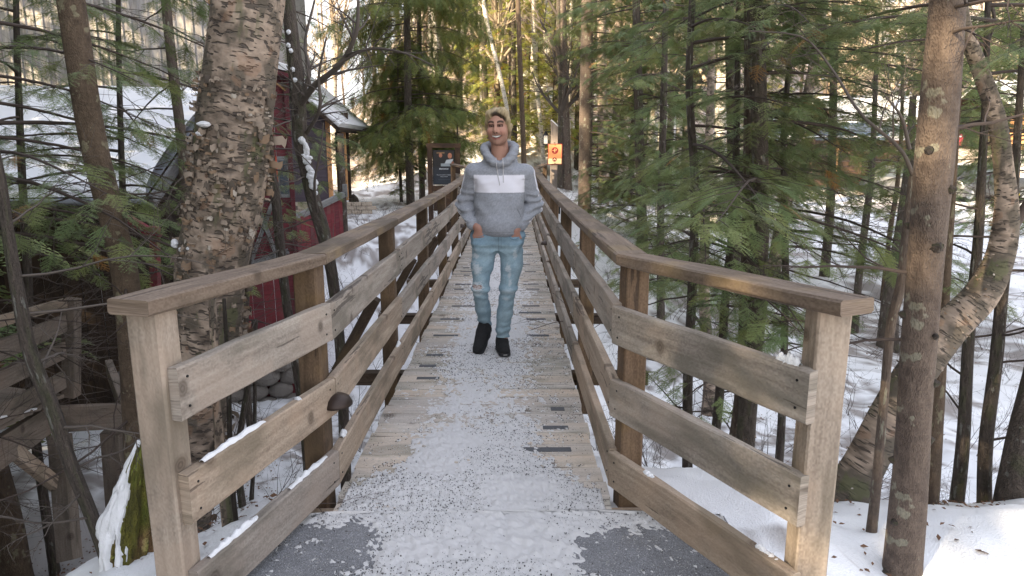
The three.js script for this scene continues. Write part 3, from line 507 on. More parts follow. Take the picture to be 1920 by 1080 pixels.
// lumps of snow caught on a trunk, as one part
function snowLumps(t, list, d, seed) { const R = rngOf(seed), gs = []; for (const [x, y, w, h, e] of list) { const p = at(x, y, d + (e || 0)), s = pxSize(p), g = new THREE.IcosahedronGeometry(1, 2), q = g.attributes.position; for (let i = 0; i < q.count; i++) { const k = 0.75 + 0.5 * vn(q.getX(i) * 2 + x, q.getY(i) * 2 + y, q.getZ(i) * 2); q.setXYZ(i, q.getX(i) * k * w / 2 * s, q.getY(i) * k * h / 2 * s, q.getZ(i) * k * w / 2 * s); } g.computeVertexNormals(); g.translate(p.x - t.position.x, p.y - t.position.y, p.z - t.position.z); gs.push(g); } part('snow', merge(gs), M.snowFine, t, 'white snow caught on the bark'); }

// --- left foreground
{
  const dB = 3.35;
  const birch = treePx('yellow_birch', 'thick old birch with shaggy peeling tan bark behind the left railing', [[300, 1075, 175], [318, 960, 140], [352, 820, 118], [390, 650, 112], [398, 500, 126], [428, 350, 134], [442, 200, 138], [466, 0, 130], [485, -220, 120], [520, -700, 95], [560, -1100, 60]], M.barkYellow, 101, { d: dB, n: 90, seg: 40, amp: 0.10, flare: 0.2, lv: 0.85, cat: 'birch tree', dead: [[5, 3.2, 5.5, 1.2, 1, 3]] });
  barkCurls(birch, 1200, 7, 0.032, 0.05, 0.66, 0.4); barkCurls(birch, 240, 8, 0.04, 0.05, 0.66, 0.7); barkCurls(birch, 100, 18, 0.07, 0.05, 0.66, 0.5);
  snowLumps(birch, [[382, 233, 22, 11, -0.19], [374, 250, 14, 9, -0.18], [327, 457, 13, 16, -0.1], [339, 468, 9, 9, -0.13], [355, 466, 10, 9, -0.15]], dB, 3);
  // mossy stump with snow on its left flank
  const ds = hit(245, 1062), st = thing('tree_stump', 'mossy pointed stump plastered with snow beside the left end post', 'stump', at(245, 1064, ds));
  const [SP, SR] = smoothPath([at(242, 1110, ds), at(246, 1062, ds), at(252, 960, ds + 0.03), at(260, 870, ds + 0.06), at(264, 825, ds + 0.08)], [58, 46, 38, 20, 3].map((w) => w * pxSize(at(250, 960, ds))), 30);
  const g = tube(SP, SR, 72, { bump: (a, s) => 1 + 0.9 * (fbm(Math.cos(a) * 4, s * 7, Math.sin(a) * 4, 4) - 0.5), ru: 2, lv: 0.7, cap: true }); rel(g, st.position);
  const q = g.attributes.position, col = []; for (let i = 0; i < q.count; i++) { const n = fbm(q.getX(i) * 9, q.getY(i) * 7, q.getZ(i) * 9, 3), k = sst(0.42, 0.6, n + (q.getX(i) > 0 ? 0.12 : -0.05)); col.push(...mix3([1.0, 0.85, 0.6], [0.55, 0.75, 0.16], k)); } g.setAttribute('color', new THREE.Float32BufferAttribute(col, 3));
  const sm = M.barkDark.clone(); sm.vertexColors = true; sm.color.setRGB(2.2, 1.9, 1.5); part('trunk', g, sm, st);
  const sb = (a, s) => 1 + 0.9 * (fbm(Math.cos(a) * 4, s * 7, Math.sin(a) * 4, 4) - 0.5), sw = (a, s) => Math.cos(a + 1.35) - 0.62 + 2.2 * (fbm(Math.cos(a) * 5, s * 9, Math.sin(a) * 5 + 9, 4) - 0.5);
  const [P2, R2] = smoothPath([SP[0], SP[8], SP[15], SP[22], SP[30]], [SR[0], SR[8], SR[15], SR[22], SR[30] + 0.004], 110), g2 = tube(P2, R2, 96, { bump: (a, s) => { const k = sw(a, s); return sb(a, s) * (k > 0 ? 1.03 + 0.16 * Math.sqrt(Math.min(1, k * 2.2)) : 0.8); }, cap: true }); part('snow', rel(g2, st.position), M.snowFine, st, 'snow plastered on the side away from the bridge');
}
treePx('maple_tree', 'leaning smooth brown trunk at the upper left, nearest left of the birch', [[266, 950, 50], [256, 800, 46], [235, 520, 46], [208, 400, 45], [172, 250, 47], [133, 0, 48], [100, -250, 46], [60, -800, 34]], M.barkWarm, 103, { d: 4.1, n: 40, seg: 20, amp: 0.05, dead: [[9, -0.6, 1.2, 0.9, 0.3, 2.4]], lv: 0.9 });
treePx('slim_tree', 'slim grey trunk rising past the barn roof between the leaning trunk and the birch', [[356, 770, 22], [352, 500, 21], [346, 320, 20], [338, 240, 18], [325, 140, 18], [311, 0, 17], [300, -200, 14]], M.barkGrey, 104, { d: 6.2, dead: [[16, 0.8, 3.6, 1.1, 1.6, 3.1]], twigMat: M.twigGrey });
treePx('sapling_tree', 'dark crooked sapling trunk leaning across the timber platform at the lower left', [[206, 1066, 22], [165, 950, 22], [130, 865, 24], [98, 765, 26], [58, 665, 25], [36, 560, 23], [14, 430, 20], [0, 330, 18], [-30, 200, 14]], M.barkDark, 105, { dead: [[12, -0.6, 1.2, 0.7, 0.2, 2]], twigMat: M.twigGrey });
treePx('corner_tree', 'brown trunk cut off by the bottom left corner', [[26, 1090, 60], [14, 1000, 54], [-12, 880, 48], [-60, 700, 44]], M.barkWarm, 106, {});
const snowy = treePx('leaning_tree', 'dark mossy leaning trunk with snow stuck along its upper side', [[648, 880, 20], [641, 700, 20], [634, 610, 19], [620, 500, 21], [604, 428, 26], [586, 368, 27], [575, 317, 26], [563, 262, 27], [560, 200, 28], [552, 110, 27], [540, 0, 25], [530, -150, 20]], M.barkDark, 107, { amp: 0.12, seg: 18, n: 40, d: 6.4, limbs: [[[[560, 200], [590, 160, -0.2], [640, 118, -0.4], [668, 60, -0.5], [672, 0, -0.5]], 14, 5, 9], [[[562, 190], [580, 140], [572, 80, 0.3], [590, 0, 0.4]], 9, 4, 8], [[[625, 125, -0.4], [690, 92, -0.5], [760, 100, -0.6], [815, 124, -0.6]], 7, 2, 7], [[[575, 250], [600, 200, -0.3], [598, 140, -0.3], [612, 70, -0.4]], 8, 3, 8], [[[596, 410], [590, 340, -0.3], [602, 280, -0.4], [606, 230, -0.4]], 6, 2, 6]], twigMat: M.twigGrey, dead: [[8, 0.4, 2.2, 0.6, 1, 3]] });
{ const l = [], R = rngOf(4); for (let i = 0; i < 42; i++) { const t = R(), y = lerp(262, 352, t); l.push([lerp(567, 590, t) + (R() - 0.5) * 9, y, 7 + 6 * R(), 8 + 7 * R(), -0.085]); } for (const [x, y] of [[541, 60], [545, 95], [549, 130], [553, 150], [592, 362], [541, 85]]) l.push([x, y, 8, 9, -0.085]); snowLumps(snowy, l, 6.4, 5); }
treePx('thin_tree', 'thin dark mottled trunk just right of the old birch', [[574, 835, 17], [566, 760, 17], [552, 660, 17], [536, 560, 17], [524, 446, 18], [517, 370, 18], [505, 300, 18], [500, 200, 16], [512, 60, 14], [505, -100, 12]], M.barkDark, 108, { d: 6.6, amp: 0.1, dead: [[16, -0.6, 2.4, 0.7, 0.4, 3]], twigMat: M.twigGrey });
[[[428, 990], [416, 880], [405, 700], [398, 560], 20, M.barkYellow], [[441, 975], [433, 880], [428, 700], [420, 560], 10, M.barkDark], [[456, 962], [446, 860], [465, 720], [480, 600], 13, M.barkDark], [[471, 948], [475, 880], [478, 740], [474, 600], 8, M.barkDark]].forEach(([a, b, c, e, w, m], i) => treePx('young_tree', ['banded pale young trunk between the lower boards left of the bridge', 'first thin dark stem right of the banded young trunk', 'second dark stem right of the banded young trunk, slightly leaning', 'thinnest dark stem beyond the left railing, farthest right of the stem cluster'][i], [[...a, w], [...b, w * 0.95], [...c, w * 0.85], [...e, w * 0.7]], m, 120 + i, { group: undefined, n: 12, seg: 10, dead: [[i === 3 ? 7 : 2, -0.9, 0.2, 0.5, 1, 3]] }));

// --- right foreground
treePx('stout_tree', 'stout grey-brown trunk with knots and lichen standing nearest on the right', [[1682, 1180, 72], [1690, 1080, 67], [1706, 900, 60], [1714, 780, 58], [1730, 560, 61], [1752, 300, 68], [1776, 10, 60], [1790, -250, 56], [1810, -800, 42]], M.barkStout, 201, { d: 2.62, n: 60, seg: 28, amp: 0.075, flare: 0.1, knots: 16, lv: 0.8, dead: [[6, 0.6, 2.6, 0.7, 0.5, 3]] });
treePx('slender_tree', 'slender bare grey stem close in front of the stout trunk beyond the end post', [[1622, 1090, 19], [1640, 940, 17], [1660, 720, 16], [1672, 600, 17], [1692, 525, 20], [1702, 425, 20], [1712, 330, 15]], M.barkGrey, 202, { d: 2.95, limbs: [[[[1712, 330], [1690, 282], [1615, 215, 0.1], [1560, 130, 0.2], [1505, 70, 0.3], [1405, 58, 0.4]], 8, 2.5, 7], [[[1705, 280], [1690, 220], [1660, 180]], 8, 3, 4]], twigMat: M.twigGrey, seg: 14 });
const bent = treePx('bent_birch', 'crooked birch bending from low right of the end post up past the stout trunk', [[1562, 1000, 78], [1590, 925, 74], [1625, 865, 70], [1690, 740, 66], [1780, 615, 62], [1838, 555, 58], [1872, 490, 48], [1886, 420, 42], [1882, 320, 32], [1868, 220, 31], [1836, 125, 28], [1808, 50, 24], [1795, -60, 20]], M.barkYellow, 203, { n: 70, seg: 26, amp: 0.08, d: 3.6, lv: 0.7, limbs: [[[[1886, 440], [1915, 400], [1960, 330]], 26, 12, 3]] });
barkCurls(bent, 240, 9, 0.02, 0.0, 0.6, 0.35);
treePx('dark_tree', 'dark thin straight trunk first to the right of the stout trunk', [[1786, 1012, 23], [1805, 840, 22], [1816, 640, 20], [1835, 435, 17], [1842, 300, 14], [1848, 180, 12], [1852, 0, 10]], M.barkDark, 204, { seg: 12, d: 4.3, dead: [[10, -0.5, 2.2, 0.7, 1, 3]], boughs: [[7, 1.5, 3.3, 1.3, 1.5, 3]], spray: SPRAY.near });
treePx('dark_tree', 'dark thin trunk second to the right of the stout trunk, mottled and slightly leaning', [[1846, 1018, 23], [1848, 840, 23], [1869, 665, 22], [1880, 540, 20], [1896, 420, 17], [1908, 250, 13], [1920, 50, 10]], M.barkDark, 205, { seg: 12, d: 4.2, dead: [[8, -0.5, 2, 0.7, 1, 3]], boughs: [[6, 1.5, 3.3, 1.2, 1.5, 3]], spray: SPRAY.near });
treePx('edge_tree', 'thick dark trunk leaning out of the right edge of the view', [[1896, 1006, 64], [1905, 920, 60], [1922, 820, 56], [1950, 700, 52], [1990, 450, 48]], M.barkDark, 206, { seg: 18, d: 4.0 });
treePx('olive_tree', 'olive-brown trunk hidden half behind the stout right trunk', [[1738, 996, 27], [1748, 860, 30], [1757, 740, 26], [1770, 540, 21], [1786, 300, 18], [1797, 100, 16], [1805, -100, 13]], M.barkWarm, 207, { d: 4.0, seg: 14 });
treePx('short_tree', 'grey trunk with brown leaves round its foot between end post and stout trunk', [[1664, 648, 36], [1668, 580, 32], [1676, 520, 28], [1690, 430, 22], [1705, 300, 16], [1712, 180, 12]], M.barkDark, 208, { dead: [[8, 0, 3, 1.1, 1, 3]] });
treePx('pole_tree', 'thin brown pole-like trunk right of the end post in the snowy hollow', [[1602, 622, 14], [1610, 525, 13], [1625, 400, 13], [1634, 330, 11], [1640, 200, 9], [1645, 50, 6]], M.barkDark, 209, { dead: [[9, -0.6, 3, 1.2, 1, 3]], boughs: [[16, 0.3, 6, 2.0, 1, 3.1]] , step: 0.14 });
// hemlocks and trunks along the right of the bridge
const HB = (n, y0, y1, L, az = 1.57, sp = 3.14) => [n, y0, y1, L, az, sp];
treePx('hemlock_tree', 'hemlock trunk first right of the kinked railing post with hanging green boughs', [[1288, 925, 19], [1290, 700, 18], [1298, 540, 18], [1303, 350, 16], [1292, 150, 14], [1300, -50, 12], [1300, -300, 8]], M.barkDark, 301, { d: 5.4, boughs: [HB(40, 0.1, 3.2, 1.5), HB(12, 0.9, 2.8, 1.4, 3.0, 0.7)], dead: [[12, -1.2, 0.8, 0.9, 1, 3]], spray: SPRAY.near, fill: 0.72 });
treePx('pale_tree', 'pale mottled trunk with a dark hollow foot behind the right middle board', [[1330, 775, 28], [1330, 690, 22], [1320, 560, 20], [1322, 420, 18], [1330, 250, 15], [1335, 60, 12]], M.barkYellow, 302, { dead: [[6, -1, 1.5, 0.8, 1, 3]] });
treePx('leaning_tree', 'dark leaning stem left of the rough trunk cluster behind the right railing', [[1322, 945, 17], [1347, 765, 17], [1360, 560, 16], [1376, 400, 15], [1382, 200, 12], [1384, 0, 9]], M.barkDark, 303, { d: 5.6, boughs: [HB(28, 0.4, 3.4, 1.4)], dead: [[8, -1, 0.8, 0.7, 1, 3]], spray: SPRAY.near, fill: 0.85 });
treePx('leaning_tree', 'grey stem close against the rough thick trunk behind the right railing', [[1350, 968, 20], [1385, 765, 20], [1396, 560, 19], [1400, 400, 17], [1402, 150, 14], [1400, -50, 10]], M.barkGrey, 304, { d: 5.1, dead: [[6, -1, 0.8, 0.7, 1, 3]] });
const rough = treePx('rough_tree', 'rough thick flaky trunk standing tallest in the cluster behind the right railing', [[1390, 976, 40], [1396, 850, 34], [1404, 740, 33], [1420, 560, 36], [1424, 400, 33], [1424, 250, 30], [1420, 120, 30], [1414, -20, 28], [1410, -300, 22]], M.barkDark, 305, { d: 4.9, amp: 0.1, seg: 20, n: 44, boughs: [HB(26, 0.7, 3.6, 1.5)], spray: SPRAY.near, fill: 0.7, dead: [[5, -0.6, 1, 0.8, 1, 3]] });
barkCurls(rough, 240, 19, 0.015);
treePx('straight_tree', 'very straight thin trunk right of the rough thick trunk, crossing the top rail', [[1462, 850, 15], [1467, 760, 14], [1473, 520, 13], [1470, 350, 12], [1472, 200, 11], [1494, 30, 9], [1505, -120, 7]], M.barkDark, 306, { d: 6.0, boughs: [HB(26, 0.6, 3.8, 1.6)], dead: [[12, -0.8, 2, 1, 1, 3]], spray: SPRAY.near, fill: 0.8 });
treePx('lit_birch', 'sunlit pale leaning birch behind the thin straight pole', [[1446, 560, 26], [1456, 470, 24], [1480, 350, 22], [1492, 272, 20], [1518, 160, 18], [1545, 0, 16], [1560, -150, 12]], M.barkYellow, 307, { dead: [[8, 0, 6, 1.6, 1, 3]] });
treePx('twig_tree', 'thin sunlit stem left of the stout right trunk in the hollow', [[1655, 560, 9], [1668, 440, 9], [1682, 350, 8], [1690, 250, 7], [1692, 100, 5]], M.barkWarm, 308, { dead: [[10, 0, 5, 1.1, 1, 3]] });
// hemlocks a little farther back, dense behind the right rail
[[[1096, 396, 24], [1098, 250, 25], [1100, 100, 24], [1102, -100, 20], 'grey hemlock trunk just right of the sign post, boughs drooping to the railing', HB(64, -0.2, 6.5, 2.5, 0, 1.35)],
 [[1064, 356, 17], [1061, 250, 16], [1057, 100, 14], [1054, -100, 12], 'straight brown hemlock trunk right behind the sign post', HB(22, 3.8, 8, 2.2, 0.2, 1.9)],
 [[1205, 470, 20], [1200, 300, 18], [1195, 100, 16], [1190, -150, 12], 'full green hemlock over the right railing, its trunk hidden in boughs', HB(84, -0.8, 5.5, 2.1)],
 [[1240, 640, 15], [1238, 450, 14], [1244, 200, 13], [1250, -100, 9], 'young hemlock with low boughs just behind the right top rail', HB(54, -0.9, 3.9, 1.5)],
 [[1376, 520, 23], [1378, 400, 22], [1372, 200, 20], [1366, -50, 16], 'hemlock behind the rough trunk cluster with a broad dark crown', HB(74, -0.2, 5.6, 2.1)],
 [[1545, 520, 17], [1556, 400, 16], [1562, 200, 14], [1566, -50, 11], 'thin hemlock with wispy boughs above the right end post', HB(44, 0.0, 5.6, 2.0)],
 [[1755, 560, 19], [1762, 400, 18], [1790, 150, 14], [1800, -50, 11], 'hemlock with wispy boughs behind the stout right trunk', HB(42, 0.0, 5.6, 2.2)],
 [[1985, 700, 19], [1975, 400, 18], [1965, 150, 14], [1960, -50, 11], 'hemlock reaching in from the right edge', HB(40, 0.2, 4.4, 1.8, 2.6, 1.5)]].forEach(([a, b, c, e, label, hb], i) => {
  treePx('hemlock_tree', label, [a, b, c, e, [e[0], -500, e[2] * 0.6]], i < 2 ? M.barkGrey : M.barkDark, 320 + i, { boughs: [hb], dead: [[10, hb[1] - 1.2, hb[1] + 1.5, 1.1, 1, 3]], step: 0.125, twig: 0.6, size: 0.2, spray: [3, 7, 2].includes(i) ? SPRAY.near : SPRAY.mid, fill: i > 4 ? 0.68 : 0.9 });
});
// left hemlocks
[[[-120, 900, 30], [-100, 600, 28], [-80, 300, 25], [-60, 0, 20], 4.6, 'hemlock outside the left edge whose boughs reach in front of the barn roof', [HB(20, 0.8, 3.4, 1.9, 0.1, 0.8)]],
 [[240, 720, 14], [236, 520, 13], [228, 300, 11], [222, 60, 9], 6.6, 'young hemlock with airy boughs between the two left trunks and the barn roof', [HB(20, 0.9, 3.9, 1.4)]],
 [[60, 760, 16], [52, 520, 15], [40, 300, 13], [30, 0, 10], 6.0, 'wispy hemlock at the far left before the snowy barn roof', [HB(16, 0.8, 3.6, 1.4)]],
 [[460, 660, 12], [465, 500, 12], [480, 300, 11], [500, 120, 8], 8.4, 'small hemlock peeping out right of the old birch', [HB(12, 0.5, 3.2, 1.1, 0.2, 1.5)]]].forEach(([a, b, c, e, d, label, hb], i) => {
  treePx('hemlock_tree', label, [a, b, c, e, [e[0], -300, e[2] * 0.7]], M.barkDark, 350 + i, { d, boughs: hb, dead: [[16, -1, 1.2, 1.2, 0.5, 2]], spray: SPRAY.near, twig: 0.45, size: 0.17, fill: 0.72, step: 0.13 });
});
// two spruces left of the bridge's far end
[[[770, 384, 15], [766, 250, 15], [764, 100, 13], [762, -100, 11], 'dark drooping spruce left of the notice board', 64, 2.5], [[792, 374, 11], [789, 250, 11], [786, 60, 9], [784, -100, 8], 'second slimmer spruce trunk right beside the drooping spruce', 34, 2.2]].forEach(([a, b, c, e, label, n, L], i) => {
  treePx('spruce_tree', label, [a, b, c, e, [e[0], -320, e[2] * 0.7]], M.barkDark, 370 + i, { cat: 'spruce tree', boughs: [HB(Math.round(n * 1.35), 1.6, 8.5, L * 1.12), HB(i ? 14 : 20, 1.0, 3.6, L * 0.9, i ? 0.2 : 2.7, 0.9)], dead: [[10, 0.6, 3, 0.9, 1, 3]], fill: 0.8, spray: SPRAY.spruce, leaf: M.spruce, size: 0.34, step: 0.14, twig: 0.75, hang: 0.55, tint: 0.5, rise: 0.05 });
});
// ---------------------------------------------------------------- the wooded hillside
function protoBare(seed, h, m, twig) {
  const R = rngOf(seed), b = V(0, 0, 0), t = new THREE.Group(); const pts = [V(0, -0.4, 0)]; const lx = (R() - 0.5) * 0.9, lz = (R() - 0.5) * 0.6; for (let i = 1; i <= 6; i++) pts.push(V(lx * i / 6 + (R() - 0.5) * 0.15, h * i / 6, lz * i / 6 + (R() - 0.5) * 0.15));
  const [P, Q] = smoothPath(pts, [0.17, 0.14, 0.11, 0.075, 0.02], 16); part('trunk', tube(P, Q, 8, { lv: 1.4, ru: 1 }), m, t);
  const l = []; for (let k = 0; k < 17; k++) { const i = 4 + Math.floor(R() * 12), a = R() * 6.28; twigTree(P[Math.min(16, i)], V(Math.cos(a), 0.9 + R() * 0.8, Math.sin(a)), h * (0.14 + 0.14 * R()), Q[i] * 0.5 + 0.008, 2, R, l, { kids: 5, wig: 0.25, up: 0.05 }); }
  part('branches', merge(l), twig, t); return t;
}
function protoGreen(seed, h, L, m, n) {
  const R = rngOf(seed), t = new THREE.Group(), [P, Q] = smoothPath([V(0, -0.4, 0), V(0.1, h * 0.5, 0), V(0, h, 0.1)], [0.17, 0.11, 0.02], 10); part('trunk', tube(P, Q, 8, { lv: 1.2 }), M.barkDark, t);
  const l = [], inst = []; for (let k = 0; k < n; k++) { const f = 0.1 + 0.88 * (k + R()) / n, a = R() * 6.28; bough(V(0, f * h, 0), V(Math.cos(a), 0.15, Math.sin(a)), L * (1.05 - f) * (0.7 + 0.5 * R()) + 0.3, R, l, inst, { droop: 0.5, step: 0.3, twig: 0.9, size: 0.5, fill: m === M.hemlockYellow ? 0.6 : 0.9 }); }
  part('branches', merge(l), M.twig, t); crownMesh(inst, SPRAY.far, m, R, t, V(0, 0, 0), 0.45); return t;
}
const hillTrees = [];
{
  const PB = [protoBare(1, 15, M.barkWhite, M.twigPale), protoBare(2, 17, M.barkGrey, M.twigPale), protoBare(3, 13, M.barkWarm, M.twigPale), protoBare(4, 16, M.barkWhite, M.twigGrey), protoBare(5, 12, M.barkDark, M.twigGrey)];
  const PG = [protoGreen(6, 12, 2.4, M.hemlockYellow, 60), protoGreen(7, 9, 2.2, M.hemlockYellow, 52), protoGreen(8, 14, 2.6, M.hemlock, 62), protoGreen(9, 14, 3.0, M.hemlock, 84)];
  const place = (p, name, label, cat, group, x, d, s, turn) => { const o = p.clone(); o.name = numbered(name); o.position.set(x, G(x, d), -d); o.rotation.y = turn; o.scale.setScalar(s); tag(o, label, cat, group); scene.add(o); hillTrees.push(o); };
  const R = rngOf(555);
  const labels = ['slender white birch among the sunlit trees on the hillside', 'tall grey bare tree among the sunlit trees on the hillside', 'bare brown tree among the sunlit trees on the hillside', 'slender white birch among the sunlit trees on the hillside', 'dark bare trunk among the sunlit hillside trees'], names = ['white_birch', 'bare_tree', 'brown_tree', 'white_birch', 'dark_bare_tree'];
  let tries = 0, n = 0; const spots = [];
  while (n < 205 && tries++ < 6000) {
    const d = 23 + 62 * Math.pow(R(), 1.25), az = -0.62 + 1.5 * R(), x = az * d; if (az < -0.2 && d < 30) continue; if (x > 8 && d < 48) continue; if (Math.abs(x + 0.2) < 1.6 && d < 30) continue; if (az < -0.14 && R() < 0.6) continue; if (az > -0.2 && az < 0.16 && d < 42 && R() < 0.45) continue;
    if (spots.some(([a, b]) => Math.hypot(a - x, b - d) < 1.3)) continue; spots.push([x, d]);
    const k = Math.floor(R() * 5); place(PB[k], names[k], labels[k], 'tree', ['white birches', 'grey bare trees', 'brown bare trees', 'white birches', 'dark bare trees'][k] + ' on the sunlit hillside', x, d, 0.75 + 0.5 * R(), R() * 6.28); n++;
  }
  // evergreens, yellow-green where the sun reaches
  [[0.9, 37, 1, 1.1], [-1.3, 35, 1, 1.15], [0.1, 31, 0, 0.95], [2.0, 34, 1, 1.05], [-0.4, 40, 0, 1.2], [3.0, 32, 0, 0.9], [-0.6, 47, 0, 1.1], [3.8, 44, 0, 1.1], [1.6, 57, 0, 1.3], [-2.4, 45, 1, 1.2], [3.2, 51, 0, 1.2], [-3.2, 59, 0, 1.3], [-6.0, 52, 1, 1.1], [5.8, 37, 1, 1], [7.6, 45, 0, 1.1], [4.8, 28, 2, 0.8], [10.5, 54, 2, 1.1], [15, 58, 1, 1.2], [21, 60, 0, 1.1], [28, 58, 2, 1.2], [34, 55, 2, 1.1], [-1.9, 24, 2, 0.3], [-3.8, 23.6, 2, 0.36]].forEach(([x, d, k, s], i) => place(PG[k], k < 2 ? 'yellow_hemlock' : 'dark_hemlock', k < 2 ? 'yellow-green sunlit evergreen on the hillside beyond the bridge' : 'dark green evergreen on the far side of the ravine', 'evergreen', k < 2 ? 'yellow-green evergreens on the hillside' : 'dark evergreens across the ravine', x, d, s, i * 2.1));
  // trunks the photograph shows singly beyond the man
  [[[982, 290, 10], [972, 30, 9], [968, -200, 8], 27, M.barkWarm, 'tall dark straight trunk right above the man\'s head'], [[955, 280, 8], [950, 200, 8], [905, 0, 8], 29, M.barkWhite, 'white birch leaning left behind the man\'s head'], [[958, 288, 7], [957, 150, 7], [957, -100, 6], 33, M.barkGrey, 'grey trunk rising straight behind the man\'s hair'], [[1018, 285, 8], [1002, 100, 8], [1000, -120, 7], 31, M.barkWhite, 'white birch trunk left of the lantern'], [[998, 290, 8], [1008, 200, 7], [1004, 0, 6], 35, M.barkDark, 'dark trunk leaning beside the white birch left of the lantern'], [[1132, 330, 19], [1130, 200, 19], [1128, 0, 17], 24, M.barkYellow, 'sunlit pale trunk in the hemlocks right of the sign'], [[1152, 300, 14], [1158, 150, 13], [1160, 0, 12], 27, M.barkGrey, 'grey trunk glimpsed between the hemlocks right of the sign']].forEach(([a, b, c, d, m, label], i) => treePx('hill_tree', label, [a, b, c, [c[0] * 2 - b[0], -420, c[2] * 0.6]], m, 400 + i, { d, n: 14, seg: 9, dead: [[7, 4, 12, 1.6, 1, 3.1]], twigMat: M.twigPale }));
  // trees beside the bridge, out of view to the left, that keep the sun off it
  [[-5.2, -1.5, 2, 1.0], [-7.6, 1.2, 2, 1.15], [-6.4, -4.4, 2, 0.95], [-9.8, -1.6, 2, 1.2], [-9.2, 3.8, 2, 1.2], [-12.2, 1.6, 2, 1.3], [-12.5, 6.2, 2, 1.3], [-8.0, 6.4, 2, 1.1], [-14.8, -2.5, 2, 1.3], [-15.5, 9, 2, 1.3], [-11.5, 10, 2, 1.2], [-16, 4, 2, 1.3], [-19, 12, 2, 1.3], [-14.5, 13.5, 2, 1.2], [-6.2, -0.4, 2, 1.05], [-7.4, -2.4, 2, 1.1], [-4.9, 0.6, 2, 0.8], [-8.6, 0.2, 2, 1.2], [-10.8, 0.4, 2, 1.25], [-6.1, 1.9, 2, 1.0], [-9.2, 2.2, 2, 1.15], [-7.2, -3.6, 2, 1.0], [-7.0, 0.7, 2, 1.15], [-9.2, -0.7, 2, 1.25], [-5.3, 1.8, 2, 0.78], [-5.9, -0.2, 2, 0.9]].forEach(([x, d, k, s], i) => place(PG[3], 'dark_hemlock', 'dark evergreen beside the barn to the left of the bridge', 'evergreen', 'dark evergreens left of the bridge', x, d, s, i));
}
{ // fallen leaves on the snow
  const R = rngOf(31), g = geo([-0.5, 0, 0, 0, 0.12, -0.32, 0.5, 0.02, 0, 0, 0.1, 0.32], [0, 1, 2, 0, 2, 3]), N = 9000, im = new THREE.InstancedMesh(g, mat({ c: [1, 1, 1], side: THREE.DoubleSide }), N), m = new THREE.Matrix4(), q = new THREE.Quaternion(), e = new THREE.Euler(); let k = 0;
  while (k < N) { let d = 3.2 + 20 * Math.pow(R(), 1.3), x = (R() - 0.5) * 2 * (2 + d * 0.85); if (k % 5 < 2) { const [bx, bd] = bases[Math.floor(R() * bases.length)]; if (bd > 20) continue; x = bx + (R() - 0.5) * 0.9; d = bd + (R() - 0.6) * 0.9; } if (Math.abs(x - AX) < 0.8 || (d < 4 && R() < 0.7)) continue; if (k % 5 >= 2 && fbm(x * 0.9, d * 0.9, 5, 4) < 0.42 + 0.16 * R()) continue; const s = 0.014 + 0.026 * R(); e.set((R() - 0.5) * 0.9, R() * 6.3, (R() - 0.5) * 0.9); m.compose(V(x, G(x, d) + 0.012, -d), q.setFromEuler(e), V(s, s, s)); im.setMatrixAt(k, m); const v = 0.6 + 0.7 * R(); im.setColorAt(k, rgb(0.16 * v, 0.085 * v, 0.048 * v)); k++; }
  stuff(im, 'fallen_leaves', 'brown fallen leaves scattered over the snowy ravine', 'leaves');
}

{ // bare twigs poking out of the snow
  const gs = [1, 2, 3, 4].map((q) => { const R = rngOf(q * 7), l = []; for (let i = 0; i < 3; i++) twigTree(V((R() - 0.5) * 0.1, -0.02, (R() - 0.5) * 0.1), V((R() - 0.5) * 1.3, 1, (R() - 0.5) * 1.3), 0.4 + 0.4 * R(), 0.004, 2, R, l, { kids: 3, wig: 0.4, up: 0 }); return merge(l); });
  const R = rngOf(91), mx = new THREE.Matrix4(), q = new THREE.Quaternion(), root = new THREE.Group();
  gs.forEach((g) => { const im = new THREE.InstancedMesh(g, M.twig, 110); let k = 0; while (k < 110) { const d = 3.6 + 17 * R(), x = (R() - 0.5) * 2 * (1.5 + d * 0.8); if (Math.abs(x - AX) < 1.0 || (x < -3.2 && d < 8) || d < 4.5) continue; const s = 0.6 + 0.9 * R(); mx.compose(V(x, G(x, d), -d), q.setFromAxisAngle(V(0, 1, 0), R() * 6.3), V(s, s * (0.5 + 0.6 * R()), s)); im.setMatrixAt(k++, mx); } im.name = 'twigs'; im.castShadow = true; root.add(im); });
  root.name = 'undergrowth'; root.userData.kind = 'stuff'; tag(root, 'bare brown twigs poking out of the snow in the ravine', 'undergrowth'); scene.add(root);
}
// ---------------------------------------------------------------- buildings on the left
M.tin = mat({ c: [0.42, 0.44, 0.47], roughness: 0.55, metalness: 0.35, ...(() => { const t = tex(256, 256, (u, v) => { const n = tfbm(u, v, 24, 4, 4, 91), k = 0.55 + 0.5 * n; return [k, k, k * 1.02, n]; }); return { map: t.map, bumpMap: t.bumpMap, bumpScale: 0.003 }; })() });
const redTex = tex(512, 512, (u, v) => { const n = tfbm(u, v, 40, 4, 4, 93), b = tfbm(u, v, 4, 4, 4, 94), k = 0.6 + 0.55 * n; let c = [0.27 * k, 0.038 * k, 0.046 * k]; c = mix3(c, [0.2, 0.09, 0.08], 0.5 * sst(0.55, 0.75, b)); return [...c, n]; });
M.red = mat({ ...redTex, bumpScale: 0.003, roughness: 0.85, c: [0.78, 0.9, 0.9] });
M.red2 = mat({ ...redTex, bumpScale: 0.003, roughness: 0.85, c: [0.62, 0.85, 0.88] });
M.maroon = mat({ ...redTex, bumpScale: 0.003, roughness: 0.85, c: [0.42, 0.55, 0.6] });
M.greyPaint = mat({ ...W1, bumpScale: 0.002, c: [0.62, 0.72, 0.84] });
M.purple = mat({ c: [0.105, 0.085, 0.10], roughness: 0.85 });
M.purple2 = mat({ c: [0.092, 0.076, 0.09], roughness: 0.85 });
